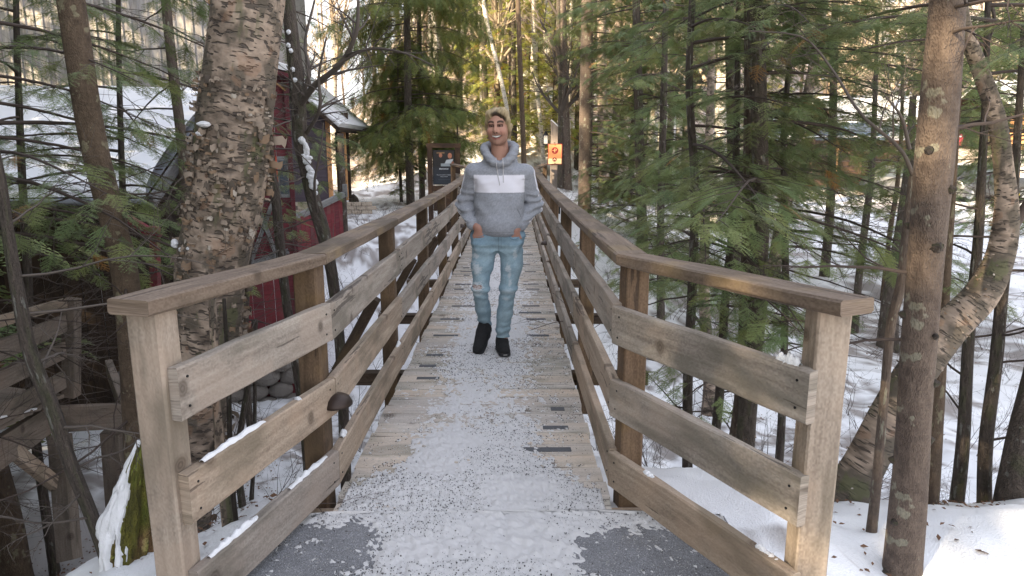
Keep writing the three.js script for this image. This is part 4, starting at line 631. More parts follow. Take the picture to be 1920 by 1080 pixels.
M.orangeWood = mat({ ...W3, bumpScale: 0.003, c: [1.25, 0.72, 0.36] });
M.darkWood = mat({ ...W2, bumpScale: 0.003, c: [0.22, 0.18, 0.15] });
M.glass = new THREE.MeshPhysicalMaterial({ roughness: 0.06, metalness: 0, transmission: 0.2, thickness: 0 }); M.glass.color.setRGB(0.1, 0.12, 0.14);
{
  const E1 = V(-5.05, 0.92, -9.6), along = V(-1, 0, 0.165).normalize(), up = V(-0.165, 0, -1).normalize(), L = 11.5, run = 4.6, rise = 1.75, tilt = Math.atan2(rise, run), slope = Math.hypot(run, rise);
  const barn = thing('barn', 'big dark barn with a snow-laden ribbed metal roof down in the ravine', 'barn', V(E1.x, -2.3, E1.z));
  const w = (a, s, h) => V().copy(E1).addScaledVector(along, a).addScaledVector(up, s * Math.cos(tilt)).add(V(0, s * Math.sin(tilt), 0)).addScaledVector(V(0, Math.cos(tilt), 0).addScaledVector(up, -Math.sin(tilt)), h).sub(barn.position);
  const pw = 0.9, N = Math.ceil(L / pw);
  for (let i = 0; i < N; i++) {   // ribbed metal sheets
    const prof = []; for (let k = 0; k < 5; k++) { const a = i * pw + k * 0.18; prof.push([a, 0], [a + 0.12, 0], [a + 0.135, 0.028], [a + 0.165, 0.028], [a + 0.18, 0]); }
    const pos = [], uv = [], idx = []; for (const s of [-0.12, slope]) for (const [a, h] of prof) { const q = w(a, s, h + (i % 2) * 0.004); pos.push(q.x, q.y, q.z); uv.push(a, s / 3); }
    const n = prof.length; for (let k = 0; k < n - 1; k++) idx.push(k, k + 1, n + k, k + 1, n + k + 1, n + k);
    const m = M.tin; part('roof_sheet', toCreasedNormals(geo(pos, idx, uv), 0.5), i ? m : m, barn);
  }
  // snow that has slid to the lower half
  { const pos = [], uv = [], idx = [], nx = 120, ns = 40; for (let j = 0; j <= ns; j++) for (let i = 0; i <= nx; i++) { const a = i / nx * L, top = slope - 0.15 + 0.2 * (fbm(a * 1.1, 3, 0, 4) - 0.5), s = lerp(-0.2, top, j / ns), f = j / ns; const h = 0.05 + 0.2 * Math.pow(Math.sin(Math.PI * clamp(f, 0.0, 1)), 0.35) * (1 - 0.4 * f) + 0.05 * (fbm(a * 1.5, s * 1.5, 7, 3) - 0.5); const q = w(a, s, j === 0 || j === ns ? 0.0 : Math.max(0.045, h)); pos.push(q.x, q.y, q.z); uv.push(a / 2, s / 2); } const n = nx + 1; for (let j = 0; j < ns; j++) for (let i = 0; i < nx; i++) { const a = j * n + i; idx.push(a, a + 1, a + n, a + 1, a + n + 1, a + n); } const m2 = M.snow.clone(); m2.side = THREE.DoubleSide; part('roof_snow', geo(pos, idx, uv), m2, barn); }
  const bar = (a, b, ww, h, m, name, o) => part(name, beam(seg(a, b, 4), ww, h, o), m, barn);
  bar(w(-0.04, -0.14, -0.12), w(-0.04, slope, -0.12), 0.05, 0.2, M.greyPaint, 'verge_board');
  bar(w(0, -0.1, -0.13), w(L, -0.1, -0.13), 0.05, 0.18, M.darkWood, 'fascia');
  part('gutter', tube([w(0, -0.25, -0.05), w(L / 2, -0.25, -0.06), w(L, -0.25, -0.05)], [0.05, 0.05, 0.05], 10), M.tin, barn);
  // walls of wide dark boards
  for (let i = 0; i < 44; i++) { const a = 0.15 + i * 0.26, p = w(a, 0.75, 0); part('siding_board', beam([V(p.x, -0.2, p.z), V(p.x, 1.6, p.z), V(p.x, 3.5, p.z)], 0.25, 0.03, { across: along }), M.darkWood, barn); }
  for (let i = 0; i < 13; i++) { const s = 0.9 + i * 0.31, p = w(0.2, s, 0), top = p.y - 0.12; part('siding_board', beam([V(p.x, -0.2, p.z), V(p.x, top / 2, p.z), V(p.x, top, p.z)], 0.3, 0.03, { across: up }), M.darkWood, barn); }
  const pl = (x, y, d) => at(x, y, d).sub(barn.position);
  bar(pl(292, 600, 8.6), pl(290, 425, 8.6), 0.1, 0.1, M.red, 'door_post', { across: V(1, 0, 0) }); bar(pl(236, 408, 8.6), pl(298, 446, 8.6), 0.1, 0.1, M.red, 'door_beam', { across: V(0, 0, 1) });
}
{ // tall grey board barn behind the snowy roof
  const d = 15.2, xr = at(398, 100, d).x, b = V(xr, -0.6, -d), t = thing('grey_barn', 'tall pale grey barn of vertical boards rising behind the snowy roof', 'barn', b), R = rngOf(14), mats = [[0.60, 0.62, 0.67], [0.48, 0.5, 0.55], [0.72, 0.74, 0.78]].map((c) => mat({ ...W3, bumpScale: 0.004, c: c.map((v) => v * 1.5) }));
  for (let i = 0; i < 46; i++) { const x = -0.09 - i * 0.185; part('wall_board', beam([V(x, 0, 0), V(x, 4, 0), V(x, 8.4, 0)], 0.172, 0.03, { across: V(1, 0, 0) }), mats[Math.floor(R() * 3)], t); part('batten', beam([V(x - 0.0925, 0, 0.03), V(x - 0.0925, 8.4, 0.03)], 0.045, 0.025, { across: V(1, 0, 0), ch: 0.003 }), mats[Math.floor(R() * 3)], t); }
  part('wall', bevelBox(8.6, 8.4, 0.1, 0.01, -4.3, 4.2, -0.08), M.darkWood, t); part('side_wall', bevelBox(0.1, 8.4, 7, 0.01, -0.06, 4.2, -3.65), mats[1], t); part('side_wall', bevelBox(0.1, 8.4, 7, 0.01, -8.54, 4.2, -3.65), mats[1], t);
  for (const s of [0, 1]) part('roof', beam(seg(V(-4.3, 8.3, s ? -7.6 : 0.5), V(-4.3, 11, -3.5), 3), 9.2, 0.12, { across: V(1, 0, 0) }), M.tin, t);
}
{ // timber platform
  const t = thing('timber_platform', 'grey timber platform with a slatted railing on posts under the barn', 'platform', V(-4.6, -2.2, -5.6)), b = t.position;
  const bar = (name, a, c, w, h, m, o) => part(name, beam(seg(a.clone().sub(b), c.clone().sub(b), 4), w, h, o), m, t);
  const n = 4.75, f = 6.15, X0 = -70, X1 = 122;
  [[612, 568], [676, 606], [735, 656], [806, 712]].forEach(([y0, y1], i) => bar('rail_board', at(X0, y0 + 10, n), at(X1 - i, y1, f), 0.04, i === 0 ? 0.09 : 0.16, i === 0 ? M.rail3 : M.oldWood));
  bar('rail_post', at(134, 742, f + 0.1), at(134, 560, f + 0.1), 0.12, 0.12, M.oldWood, { across: V(1, 0, 0) });
  for (let i = 0; i < 11; i++) { const k = i / 11; const a = at(X0, 838, n), c = at(118, 742, f); bar('plank', V().lerpVectors(a, c, k + 0.03).add(V(-1.6, -0.0, -0.5)), V().lerpVectors(a, c, k + 0.03), 0.125, 0.04, M.oldWood, { across: V().subVectors(c, a).setY(0) }); }
  bar('side_beam', at(X0, 895, n), at(96, 782, f), 0.07, 0.26, M.oldWood);
  bar('end_beam', at(98, 786, f), at(246, 778, f + 0.35), 0.08, 0.25, M.oldWood);
  bar('side_beam', at(236, 772, f + 0.3), at(205, 690, f + 2.2), 0.08, 0.22, M.oldWood);
  bar('post', at(131, 1050, f - 0.5), at(112, 815, f - 0.05), 0.15, 0.15, M.oldWood, { across: V(1, 0, 0) });
  bar('post', at(222, 950, f + 0.5), at(212, 808, f + 0.4), 0.19, 0.15, M.oldWood, { across: V(1, 0, 0) });
  bar('brace', at(22, 842, f - 0.7), at(116, 918, f - 0.2), 0.09, 0.11, M.rail3);
  bar('snow', at(X0, 812, n).add(V(0, 0.06, 0)), at(60, 778, 5.7).add(V(0, 0.055, 0)), 0.1, 0.02, M.snowFine);
}
{ // red barn
  const d = 10.6, b = V(at(546, 400, 10.6).x, -2.3, -d), t = thing('red_barn', 'dark red board barn with a grey cross-braced door behind the old birch', 'barn', b);
  t.rotation.y = 0.31; const x1 = at(546, 400, d).x, x0 = x1 - 0.95, top = 2.5;
  const g0 = G(x1, d) - 0.2;
  for (let i = 0; i < 6; i++) { const x = x1 - 0.08 - i * 0.163; part('siding_board', beam(seg(V(x, g0, -d), V(x, top, -d), 4).map((p) => p.sub(b)), 0.158, 0.03, { across: V(1, 0, 0) }), i % 3 ? M.red : M.red2, t); }
  for (let i = 0; i < 14; i++) { const z = -d - 0.1 - i * 0.165; part('siding_board', beam(seg(V(x1 + 0.0, g0, z), V(x1 + 0.0, top, z), 4).map((p) => p.sub(b)), 0.16, 0.03, { across: V(0, 0, 1) }), M.maroon, t); }
  const bar = (name, a, c, w, h, m, par, o) => part(name, beam(seg(a.clone().sub(b), c.clone().sub(b), 3), w, h, o), m, par || t);
  const P = (x, y, e = 0.05) => at(x, y, d - e);
  const door = part('door', bevelBox(0.46, 1.25, 0.03, 0.004, 0, 0, 0), M.red2, t); door.position.copy(P(496, 418, 0.035)).sub(b); 
  const D = (x, y) => P(x, y, 0.07).sub(b).sub(door.position), db = (x, y, x2, y2, e) => { const o = part('door_brace', beam(seg(D(x, y).add(V(0, 0, e)), D(x2, y2).add(V(0, 0, e)), 3), 0.06, 0.025, { across: V(0, 0, 1).cross(V(x2 - x, -(y2 - y), 0)) }), M.greyPaint, door); return o; };
  db(472, 348, 472, 488, 0); db(520, 348, 520, 488, 0); db(470, 345, 522, 345, 0.002); db(474, 484, 520, 350, 0.006); db(473, 352, 519, 482, 0.02); db(470, 490, 522, 478, 0.002);
  const win = part('window', bevelBox(0.2, 0.62, 0.04, 0.004, 0, 0, 0), M.greyPaint, t); win.position.copy(P(531, 332, 0.04)).sub(b); part('pane', bevelBox(0.12, 0.5, 0.02, 0.003, 0, 0, 0.022), M.glass, win); part('frame', bevelBox(0.022, 0.62, 0.03, 0.003, -0.095, 0, 0.025), mat({ c: [0.55, 0.1, 0.05] }), win);
  bar('corner_board', V(x1 + 0.035, g0, -d + 0.035), V(x1 + 0.035, top, -d + 0.035), 0.07, 0.07, M.maroon, t, { across: V(1, 0, 0) });
  for (const [y, h] of [[302, 0.1], [374, 0.08]]) bar('trim_board', P(458, y, 0.04), P(546, y, 0.04), 0.025, h, M.maroon);
  bar('trim_board', P(428, 748, 0.05), P(470, 660, 0.05), 0.03, 0.07, mat({ c: [0.55, 0.13, 0.14] }), t);
  bar('trim_board', P(448, 500, 0.045), P(540, 470, 0.045), 0.02, 0.09, M.greyPaint);
  // low stone footing
  const R = rngOf(8); for (let j = 0; j < 4; j++) for (let i = 0; i < 7; i++) { const g = new THREE.IcosahedronGeometry(0.17, 1), q = g.attributes.position; for (let k = 0; k < q.count; k++) { const s = 0.8 + 0.4 * vn(q.getX(k) * 9 + i, q.getY(k) * 9 + j, q.getZ(k) * 9); q.setXYZ(k, q.getX(k) * s * 1.2, q.getY(k) * s * 0.8, q.getZ(k) * s * 0.7); } g.computeVertexNormals(); g.translate(x1 - 0.15 - i * 0.36 - (j % 2) * 0.17 - b.x, g0 + 0.05 + j * 0.22 - b.y, 0.08 + 0.03 * R()); part('stone', g, M.stone ??= mat({ c: [0.2, 0.18, 0.16] }), t); }
  // roof
  for (const [a, c] of [[V(x1 + 0.12, top + 0.02, 0), V(x0 + 0.1, top + 0.3, 0)]]) { part('roof', beam(seg(V(a.x - b.x, a.y - b.y, -1.0), V(c.x - b.x, c.y - b.y, -1.0), 3), 2.7, 0.06, { across: V(0, 0, 1) }), M.maroon, t); part('roof_snow', beam(seg(V(a.x - b.x, a.y - b.y + 0.1, -1.0), V(c.x - b.x, c.y - b.y + 0.1, -1.0), 3), 2.66, 0.1, { across: V(0, 0, 1), wob: 0.01 }), M.snow, t); }
}
{ // grey clapboard house
  const d = 20, xr = at(614, 300, d).x, b = V(xr, 0, -d), t = thing('clapboard_house', 'purple-grey clapboard house with an orange wood corner and snowy gable', 'house', b), R = rngOf(3);
  const eave = 2.45, ridgeX = -3.6, ridge = 5.6, y0 = 0.02, bh = 0.118;
  for (let i = 0; i < 46; i++) { const y = y0 + (i + 0.5) * bh; let r = 0; if (y > eave) r = ridgeX * (y - eave) / (ridge - eave); const l = y > eave ? 2 * ridgeX - r : 2 * ridgeX; if (l > r - 0.15) break; const g = beam([V(l, y, 0), V((l + r) / 2, y, 0), V(r, y, 0)], 0.02, bh + 0.012, { across: V(0, 0.14, 1), ch: 0.003 }); part('clapboard', g, R() < 0.5 ? M.purple : M.purple2, t); }
  part('wall', bevelBox(7.1, 2.4, 0.1, 0.01, -3.6, 1.2, -0.08), M.purple2, t);
  part('corner_post', bevelBox(0.11, 2.35, 0.11, 0.008, 0.06, 1.18, 0.01), M.orangeWood, t);
  // recessed porch
  for (let i = 0; i < 3; i++) part('siding_board', beam([V(0.07 + i * 0.13, 0.05, -1.1), V(0.07 + i * 0.13, 1.3, -1.1), V(0.07 + i * 0.13, 2.6, -1.1)], 0.125, 0.02, { across: V(1, 0, 0) }), M.darkWood, t);
  part('porch_post', bevelBox(0.1, 2.3, 0.1, 0.008, 0.3, 1.15, -0.85), M.orangeWood, t);
  const dr = part('door', bevelBox(0.3, 2.0, 0.05, 0.006, 0.14, 1.02, -1.03), M.brownWood, t); part('handle', new THREE.SphereGeometry(0.03, 8, 6).translate(0.24, 1.0, -0.99), M.black, dr);
  part('lamp', merge([bevelBox(0.09, 0.2, 0.1, 0.02, -0.62, 1.95, 0.08), bevelBox(0.13, 0.03, 0.14, 0.01, -0.62, 2.07, 0.09)]), M.black, t);
  for (const s of [0, 1]) { const a = s ? V(2 * ridgeX - 0.5, eave - 0.42, -1.6) : V(0.5, eave - 0.42, -1.6), c = V(ridgeX, ridge + 0.03, -1.6); part('roof', beam(seg(a, c, 4), 4.2, 0.1, { across: V(0, 0, 1) }), M.darkWood, t); part('roof_snow', beam(seg(a.clone().add(V(0, 0.14, 0)), c.clone().add(V(0, 0.14, 0)), 8), 4.15, 0.16, { across: V(0, 0, 1), ch: 0.05, wob: 0.02 }), M.snow, t); }
  // pale masonry footing in courses
  for (let j = 0; j < 3; j++) for (let i = 0; i < 8; i++) part('stone', bevelBox(0.27, 0.105, 0.16, 0.015, -0.9 + i * 0.285 + (j % 2) * 0.13, -0.04 - j * 0.115, 0.06 + 0.012 * R()), M.pale ??= mat({ c: [0.5, 0.42, 0.33] }), t);
}
{ // red board fence with a sloping cap
  const A = at(556, 412, 14.6), B = at(642, 366, 16.2), A2 = at(556, 470, 14.6), B2 = at(642, 434, 16.2), b = V(A.x, A2.y, A.z), t = thing('red_fence', 'red board fence with a sloping grey cap beside the dark pole', 'fence', b), n = 11, al = V().subVectors(B, A).setY(0).normalize();
  for (let i = 0; i < n; i++) { const k = (i + 0.5) / n, p = V().lerpVectors(A, B, k).sub(b), q = V().lerpVectors(A2, B2, k).sub(b); q.y -= 0.25; p.x = q.x = (p.x + q.x) / 2; p.z = q.z; part('board', beam([q, V().lerpVectors(q, p, 0.5), p], A.distanceTo(B) / n * 0.95, 0.025, { across: al }), i % 3 ? M.red : M.red2, t); }
  part('cap_board', beam(seg(A.clone().sub(b).add(V(-0.1, 0.0, 0.05)), B.clone().sub(b).add(V(0.03, 0.02, 0.05)), 3), 0.09, 0.13), M.greyPaint, t);
  part('post', beam(seg(A2.clone().sub(b).add(V(-0.1, -0.3, 0)), A.clone().sub(b).add(V(-0.1, 0.1, 0)), 3), 0.1, 0.1, { across: V(1, 0, 0) }), M.black, t);
}
{ const d = 16.3, p = at(646, 432, d), q = at(638, 250, d), t = thing('wooden_pole', 'dark weathered wooden pole at the end of the red fence', 'pole', p); const [P, R] = smoothPath([V(0, -0.4, 0), V(0, 0.8, 0), q.clone().sub(p)], [0.085, 0.083, 0.075], 8); part('pole', tube(P, R, 14, { cap: true, lv: 1, bump: trunkBump(3, 0.02, 0) }), mat({ ...bark.dark, bumpScale: 0.01, c: [0.9, 0.85, 0.85] }), t); part('meter_box', bevelBox(0.1, 0.3, 0.1, 0.01, 0.07, 0.95, 0.06), M.greyPaint, t); }
{ const d = hit(664, 388), p = at(664, 388, d).add(V(0, 0.14, 0)), g = new THREE.IcosahedronGeometry(0.22, 3), q = g.attributes.position; for (let i = 0; i < q.count; i++) { const s = 0.75 + 0.5 * fbm(q.getX(i) * 5, q.getY(i) * 5, q.getZ(i) * 5, 3); q.setXYZ(i, q.getX(i) * s * 0.75, q.getY(i) * s * 1.15, q.getZ(i) * s * 0.8); } g.computeVertexNormals(); const o = new THREE.Mesh(g, mat({ ...bark.dark, c: [2.6, 2.6, 2.7] })); o.name = numbered('boulder'); o.position.copy(p); tag(o, 'upright grey boulder beside the dark pole', 'rock'); scene.add(shade(o)); }
// ---------------------------------------------------------------- far end of the bridge
function canvas(w, h, draw) { const c = document.createElement('canvas'); c.width = w; c.height = h; draw(c.getContext('2d')); const t = new THREE.CanvasTexture(c); t.colorSpace = THREE.SRGBColorSpace; return t; }
{ // notice board
  const d = 17.9, p = at(832, 300, d), gy = G(p.x, d), t = thing('notice_board', 'dark brown framed notice board with a black poster at the far end of the bridge', 'notice board', V(p.x, gy, -d)); t.rotation.y = 0.12;
  const s = pxSize(p), H = p.y - gy, W = 61 * s, top = at(832, 273, d).y - gy, pb = at(832, 346, d).y - gy, pt = at(832, 281, d).y - gy;
  for (const k of [-1, 1]) part('post', beam(seg(V(k * (W / 2 - 0.065), -0.3, 0), V(k * (W / 2 - 0.065), top - 0.05, 0), 3), 0.13, 0.14, { across: V(1, 0, 0) }), M.brownWood, t);
  part('top_beam', beam(seg(V(-W / 2 - 0.02, top, 0), V(W / 2 + 0.02, top, 0), 3), 0.17, 0.11, { across: V(0, 0, 1) }), M.brownWood, t);
  part('bottom_beam', beam(seg(V(-W / 2 + 0.13, pb - 0.1, 0), V(W / 2 - 0.13, pb - 0.1, 0), 3), 0.12, 0.14, { across: V(0, 0, 1) }), M.brownWood, t);
  part('lower_panel', bevelBox(W - 0.27, 0.5, 0.05, 0.01, 0, pb - 0.43, 0), M.brownWood, t);
  const ph = pt - pb, pw = W - 0.27;
  part('back_panel', bevelBox(pw, ph, 0.04, 0.005, 0, (pt + pb) / 2, -0.01), M.black, t);
  const img = canvas(512, 760, (g) => {
    const bg = g.createLinearGradient(0, 0, 0, 760); bg.addColorStop(0, '#17120f'); bg.addColorStop(0.45, '#1d1b1b'); bg.addColorStop(0.55, '#262a31'); bg.addColorStop(1, '#2c333c'); g.fillStyle = bg; g.fillRect(0, 0, 512, 760);
    g.filter = 'blur(6px)';
    const face = (x, y, r) => { g.fillStyle = '#0c0908'; g.beginPath(); g.ellipse(x, y - r * 0.25, r * 1.15, r * 1.35, 0, 0, 7); g.fill(); g.fillStyle = '#a06a52'; g.beginPath(); g.ellipse(x, y, r * 0.8, r, 0, 0, 7); g.fill(); g.fillStyle = '#5d3629'; g.fillRect(x - r * 0.5, y - r * 0.25, r * 0.3, r * 0.14); g.fillRect(x + r * 0.2, y - r * 0.25, r * 0.3, r * 0.14); g.fillRect(x - r * 0.25, y + r * 0.45, r * 0.5, r * 0.12); };
    face(180, 110, 52); face(405, 120, 66); g.fillStyle = '#8a6a4a'; g.fillRect(80, 42, 200, 24);
    g.fillStyle = '#b9bfc2'; g.beginPath(); g.moveTo(260, 320); g.lineTo(320, 210); g.lineTo(490, 190); g.lineTo(440, 330); g.closePath(); g.fill(); g.fillStyle = '#8f989c'; g.fillRect(180, 290, 250, 70); g.fillStyle = '#8d5a45'; g.beginPath(); g.ellipse(470, 280, 30, 40, 0.5, 0, 7); g.fill();
    g.filter = 'none'; g.fillStyle = '#d9dcde'; g.textAlign = 'center'; g.font = 'bold 44px sans-serif'; g.fillText('Bienvenue', 256, 430);
    g.font = '26px sans-serif'; g.fillText('Pour une expérience magique,', 256, 560); g.fillText('suivez le sentier', 256, 600); g.font = '20px sans-serif'; g.fillStyle = '#9aa2a8'; g.fillText('— — — — — — — — — — —', 256, 665);
  });
  const g = bevelBox(pw - 0.03, ph - 0.03, 0.012, 0.002, 0, 0, 0), q = g.attributes.position, uv = g.attributes.uv; for (let i = 0; i < q.count; i++) uv.setXY(i, q.getX(i) / (pw - 0.03) + 0.5, q.getY(i) / (ph - 0.03) + 0.5); g.translate(0, (pt + pb) / 2, 0.018);
  part('poster', g, new THREE.MeshStandardMaterial({ map: img, roughness: 0.35 }), t);
}
{ // sign post
  const d = 17.2, p = at(1038.5, 300, d), gy = G(p.x, d), s = pxSize(p), Y = (y) => at(1038, y, d).y - gy, t = thing('sign_post', 'grey square wooden post with a slanted snowy top holding sign and lantern', 'post', V(p.x, gy, -d)), w = 0.17;
  const body = beam(seg(V(0, -0.4, 0), V(0, Y(232), 0), 6), w, w, { across: V(1, 0, 0) }), q = body.attributes.position, top = Y(232); for (let i = 0; i < q.count; i++) if (q.getY(i) > top - 0.05) q.setY(i, top - (q.getX(i)) * 0.9); body.computeVertexNormals(); part('post', body, M.greyPaint2 ??= mat({ ...W1, bumpScale: 0.003, c: [0.8, 0.78, 0.8] }), t);
  const sl = beam([V(-w / 2, top + w * 0.45 + 0.012, 0), V(0, top + 0.022, 0), V(w / 2, top - w * 0.45 + 0.012, 0)], w * 0.95, 0.03, { across: V(0, 0, 1), ch: 0.01 }); part('snow', sl, M.snowFine, t);
  part('bracket', merge([bevelBox(0.12, 0.025, 0.025, 0.005, -w / 2 - 0.06, Y(247), 0.02), bevelBox(0.02, 0.09, 0.02, 0.004, -w / 2 - 0.01, Y(249), 0.02)]), M.black, t);
  // lantern
  const L = thing('lantern', 'black carriage lantern hanging from the grey sign post', 'lantern', V(p.x - w / 2 - 0.125, gy + Y(272), -d + 0.02)), lh = Y(244) - Y(272);
  const roof = new THREE.CylinderGeometry(0.025, 0.095, 0.1, 4, 1).rotateY(Math.PI / 4).translate(0, lh - 0.08, 0); part('roof', roof, M.black, L); part('ring', new THREE.TorusGeometry(0.018, 0.006, 6, 12).translate(0, lh - 0.012, 0), M.black, L);
  part('base', bevelBox(0.13, 0.025, 0.13, 0.006, 0, 0.012, 0), M.black, L); for (const [a, c] of [[-1, -1], [1, -1], [-1, 1], [1, 1]]) part('bar', bevelBox(0.014, lh - 0.14, 0.014, 0.003, a * 0.056, (lh - 0.12) / 2 + 0.02, c * 0.056), M.black, L);
  const gm = new THREE.MeshPhysicalMaterial({ roughness: 0.1, transmission: 0.85, thickness: 0 }); for (const a of [0, 1, 2, 3]) part('pane', new THREE.BoxGeometry(0.095, lh - 0.15, 0.003).translate(0, (lh - 0.12) / 2 + 0.02, 0.055).rotateY(a * Math.PI / 2), gm, L);
  part('candle', new THREE.CylinderGeometry(0.016, 0.016, 0.1, 10).translate(0, 0.075, 0), mat({ c: [0.7, 0.66, 0.55] }), L);
  // parking sign
  const sw = 27 * s, sh = 38 * s, S = thing('parking_sign', 'orange and cream parking sign with dark red round emblems on the grey post', 'sign', V(p.x + 0.02, gy + Y(289), -d + w / 2 + 0.014));
  const img = canvas(384, 544, (g) => { g.fillStyle = '#7a1f1d'; g.fillRect(0, 0, 384, 544); g.fillStyle = '#d98a5c'; g.fillRect(18, 18, 348, 508); g.fillStyle = '#e6d3a4'; g.fillRect(18, 380, 348, 146); g.strokeStyle = '#6d5a3a'; g.lineWidth = 8; g.beginPath(); g.moveTo(18, 384); g.lineTo(366, 380); g.stroke();
    g.fillStyle = '#7a1a1c'; g.beginPath(); g.arc(190, 178, 88, 0, 7); g.fill(); g.fillStyle = '#dda070'; g.font = 'bold 130px serif'; g.textAlign = 'center'; g.fillText('P', 196, 222); g.fillRect(120, 168, 60, 14); g.fillStyle = '#7a1a1c'; g.beginPath(); g.arc(182, 412, 56, 0, 7); g.fill(); g.strokeStyle = '#ead9b0'; g.lineWidth = 18; g.beginPath(); g.moveTo(150, 432); g.lineTo(182, 390); g.lineTo(214, 432); g.stroke(); });
  const g = bevelBox(sw, sh, 0.02, 0.004), q2 = g.attributes.position, uv = g.attributes.uv; for (let i = 0; i < q2.count; i++) uv.setXY(i, q2.getX(i) / sw + 0.5, q2.getY(i) / sh + 0.5); part('sign_face', g, new THREE.MeshStandardMaterial({ map: img, roughness: 0.5 }), S);
  for (const y of [-1, 1]) part('screw', new THREE.CylinderGeometry(0.012, 0.012, 0.006, 8).rotateX(Math.PI / 2).translate(0, y * sh * 0.44, 0.012), M.black, S);
  const c = at(1049, 374, 15.9), B = thing('box_lamp', 'small black box on a stake just behind the right railing by the sign post', 'path light', V(c.x, G(c.x, 15.9), c.z)); part('box', bevelBox(0.13, 0.13, 0.12, 0.015, 0, c.y - G(c.x, 15.9), 0), M.black, B); part('stake', bevelBox(0.04, c.y - G(c.x, 15.9) + 0.1, 0.04, 0.005, 0, (c.y - G(c.x, 15.9) - 0.2) / 2, 0), M.black, B);
}
// ---------------------------------------------------------------- across the ravine on the right
{
  const d = 33, xa = 11.6, xb = 20.4, b = V(xa, -0.2, -d), t = thing('retaining_wall', 'long brown timber retaining wall topped with snow across the ravine', 'wall', b), top = 2.05;
  for (let j = 0; j < 9; j++) for (let i = 0; i < 4; i++) { const w = (xb - xa) / 4; part('timber', beam(seg(V(i * w + 0.01, j * 0.245 + 0.1, 0), V((i + 1) * w - 0.01, j * 0.245 + 0.1, 0), 2), 0.14, 0.235, { across: V(0, 0, 1), ch: 0.012 }), (i + j) % 3 ? M.brownWood : M.darkWood, t); }
  for (let i = 0; i < 8; i++) part('post', bevelBox(0.14, 2.3, 0.1, 0.01, 0.3 + i * 1.15, 1.1, 0.13), i === 3 ? M.orangeWood : M.brownWood, t);
  part('snow_cap', beam(seg(V(0, 2.33, 0), V(xb - xa, 2.33, 0), 20), 0.2, 0.08, { across: V(0, 0, 1), ch: 0.03, wob: 0.015 }), M.snow, t);
}
function car(name, label, color, p, turn, snow) {
  const t = thing(name, label, 'car', p, undefined); t.rotation.y = turn;
  const paint = new THREE.MeshPhysicalMaterial({ roughness: 0.35, metalness: 0.3, clearcoat: 0.8, clearcoatRoughness: 0.15 }); paint.color.setRGB(...color);
  const ext = (pts, w, bev) => { const s = new THREE.Shape(pts.map((q) => new THREE.Vector2(...q))); const g = new THREE.ExtrudeGeometry(s, { depth: w - 2 * bev, bevelEnabled: true, bevelThickness: bev, bevelSize: bev, bevelSegments: 3, curveSegments: 8 }); g.translate(0, 0, -w / 2 + bev); return toCreasedNormals(g, 0.7); };
  const low = [[-2.1, 0.35], [-2.15, 0.72], [-2.0, 0.92], [-0.9, 0.98], [1.35, 1.0], [1.98, 0.97], [2.1, 0.75], [2.1, 0.38], [1.72, 0.3]]; for (let k = 0; k <= 8; k++) { const a = k / 8 * Math.PI; low.push([1.3 + Math.cos(a) * 0.36, 0.3 + Math.sin(a) * 0.36]); } low.push([-0.9, 0.28]); for (let k = 0; k <= 8; k++) { const a = k / 8 * Math.PI; low.push([-1.32 + Math.cos(a) * 0.36, 0.3 + Math.sin(a) * 0.36]); }
  part('body', ext(low, 1.76, 0.07), paint, t);
  part('cabin', ext([[-1.05, 0.95], [-0.35, 1.46], [1.25, 1.48], [1.85, 0.98]], 1.5, 0.08), paint, t);
  part('side_window', ext([[-0.82, 1.02], [-0.3, 1.4], [1.12, 1.42], [1.5, 1.03]], 1.54, 0.02), M.glass, t);
  part('windscreen', new THREE.BoxGeometry(0.03, 0.6, 1.25).rotateZ(-0.93).translate(-0.77, 1.23, 0), M.glass, t); part('rear_window', new THREE.BoxGeometry(0.03, 0.56, 1.25).rotateZ(0.87).translate(1.66, 1.28, 0), M.glass, t);
  for (const x of [-1.32, 1.3]) for (const s of [-1, 1]) { const w = part('wheel', new THREE.TorusGeometry(0.24, 0.085, 8, 20).translate(x, 0.32, s * 0.8), M.rubber ??= mat({ c: [0.02, 0.02, 0.02] }), t); part('rim', new THREE.CylinderGeometry(0.2, 0.2, 0.14, 14).rotateX(Math.PI / 2).translate(x, 0.32, s * 0.8), M.tin, w); }
  for (const s of [-1, 1]) { part('headlight', bevelBox(0.08, 0.14, 0.36, 0.03, -2.16, 0.76, s * 0.6), M.lens ??= mat({ c: [0.7, 0.7, 0.7], roughness: 0.1 }), t); part('tail_light', bevelBox(0.08, 0.26, 0.24, 0.03, 2.12, 0.84, s * 0.7), M.tail ??= mat({ c: [0.55, 0.01, 0.02], roughness: 0.2 }), t); }
  part('bumper', bevelBox(0.12, 0.22, 1.7, 0.05, 2.14, 0.5, 0), M.rubber, t); part('number_plate', bevelBox(0.02, 0.12, 0.5, 0.003, 2.215, 0.58, 0), M.lens, t);
  if (snow) part('snow', ext([[-0.35, 1.53], [-0.2, 1.6], [1.1, 1.62], [1.25, 1.55]], 1.4, 0.03), M.snow, t);
  return t;
}
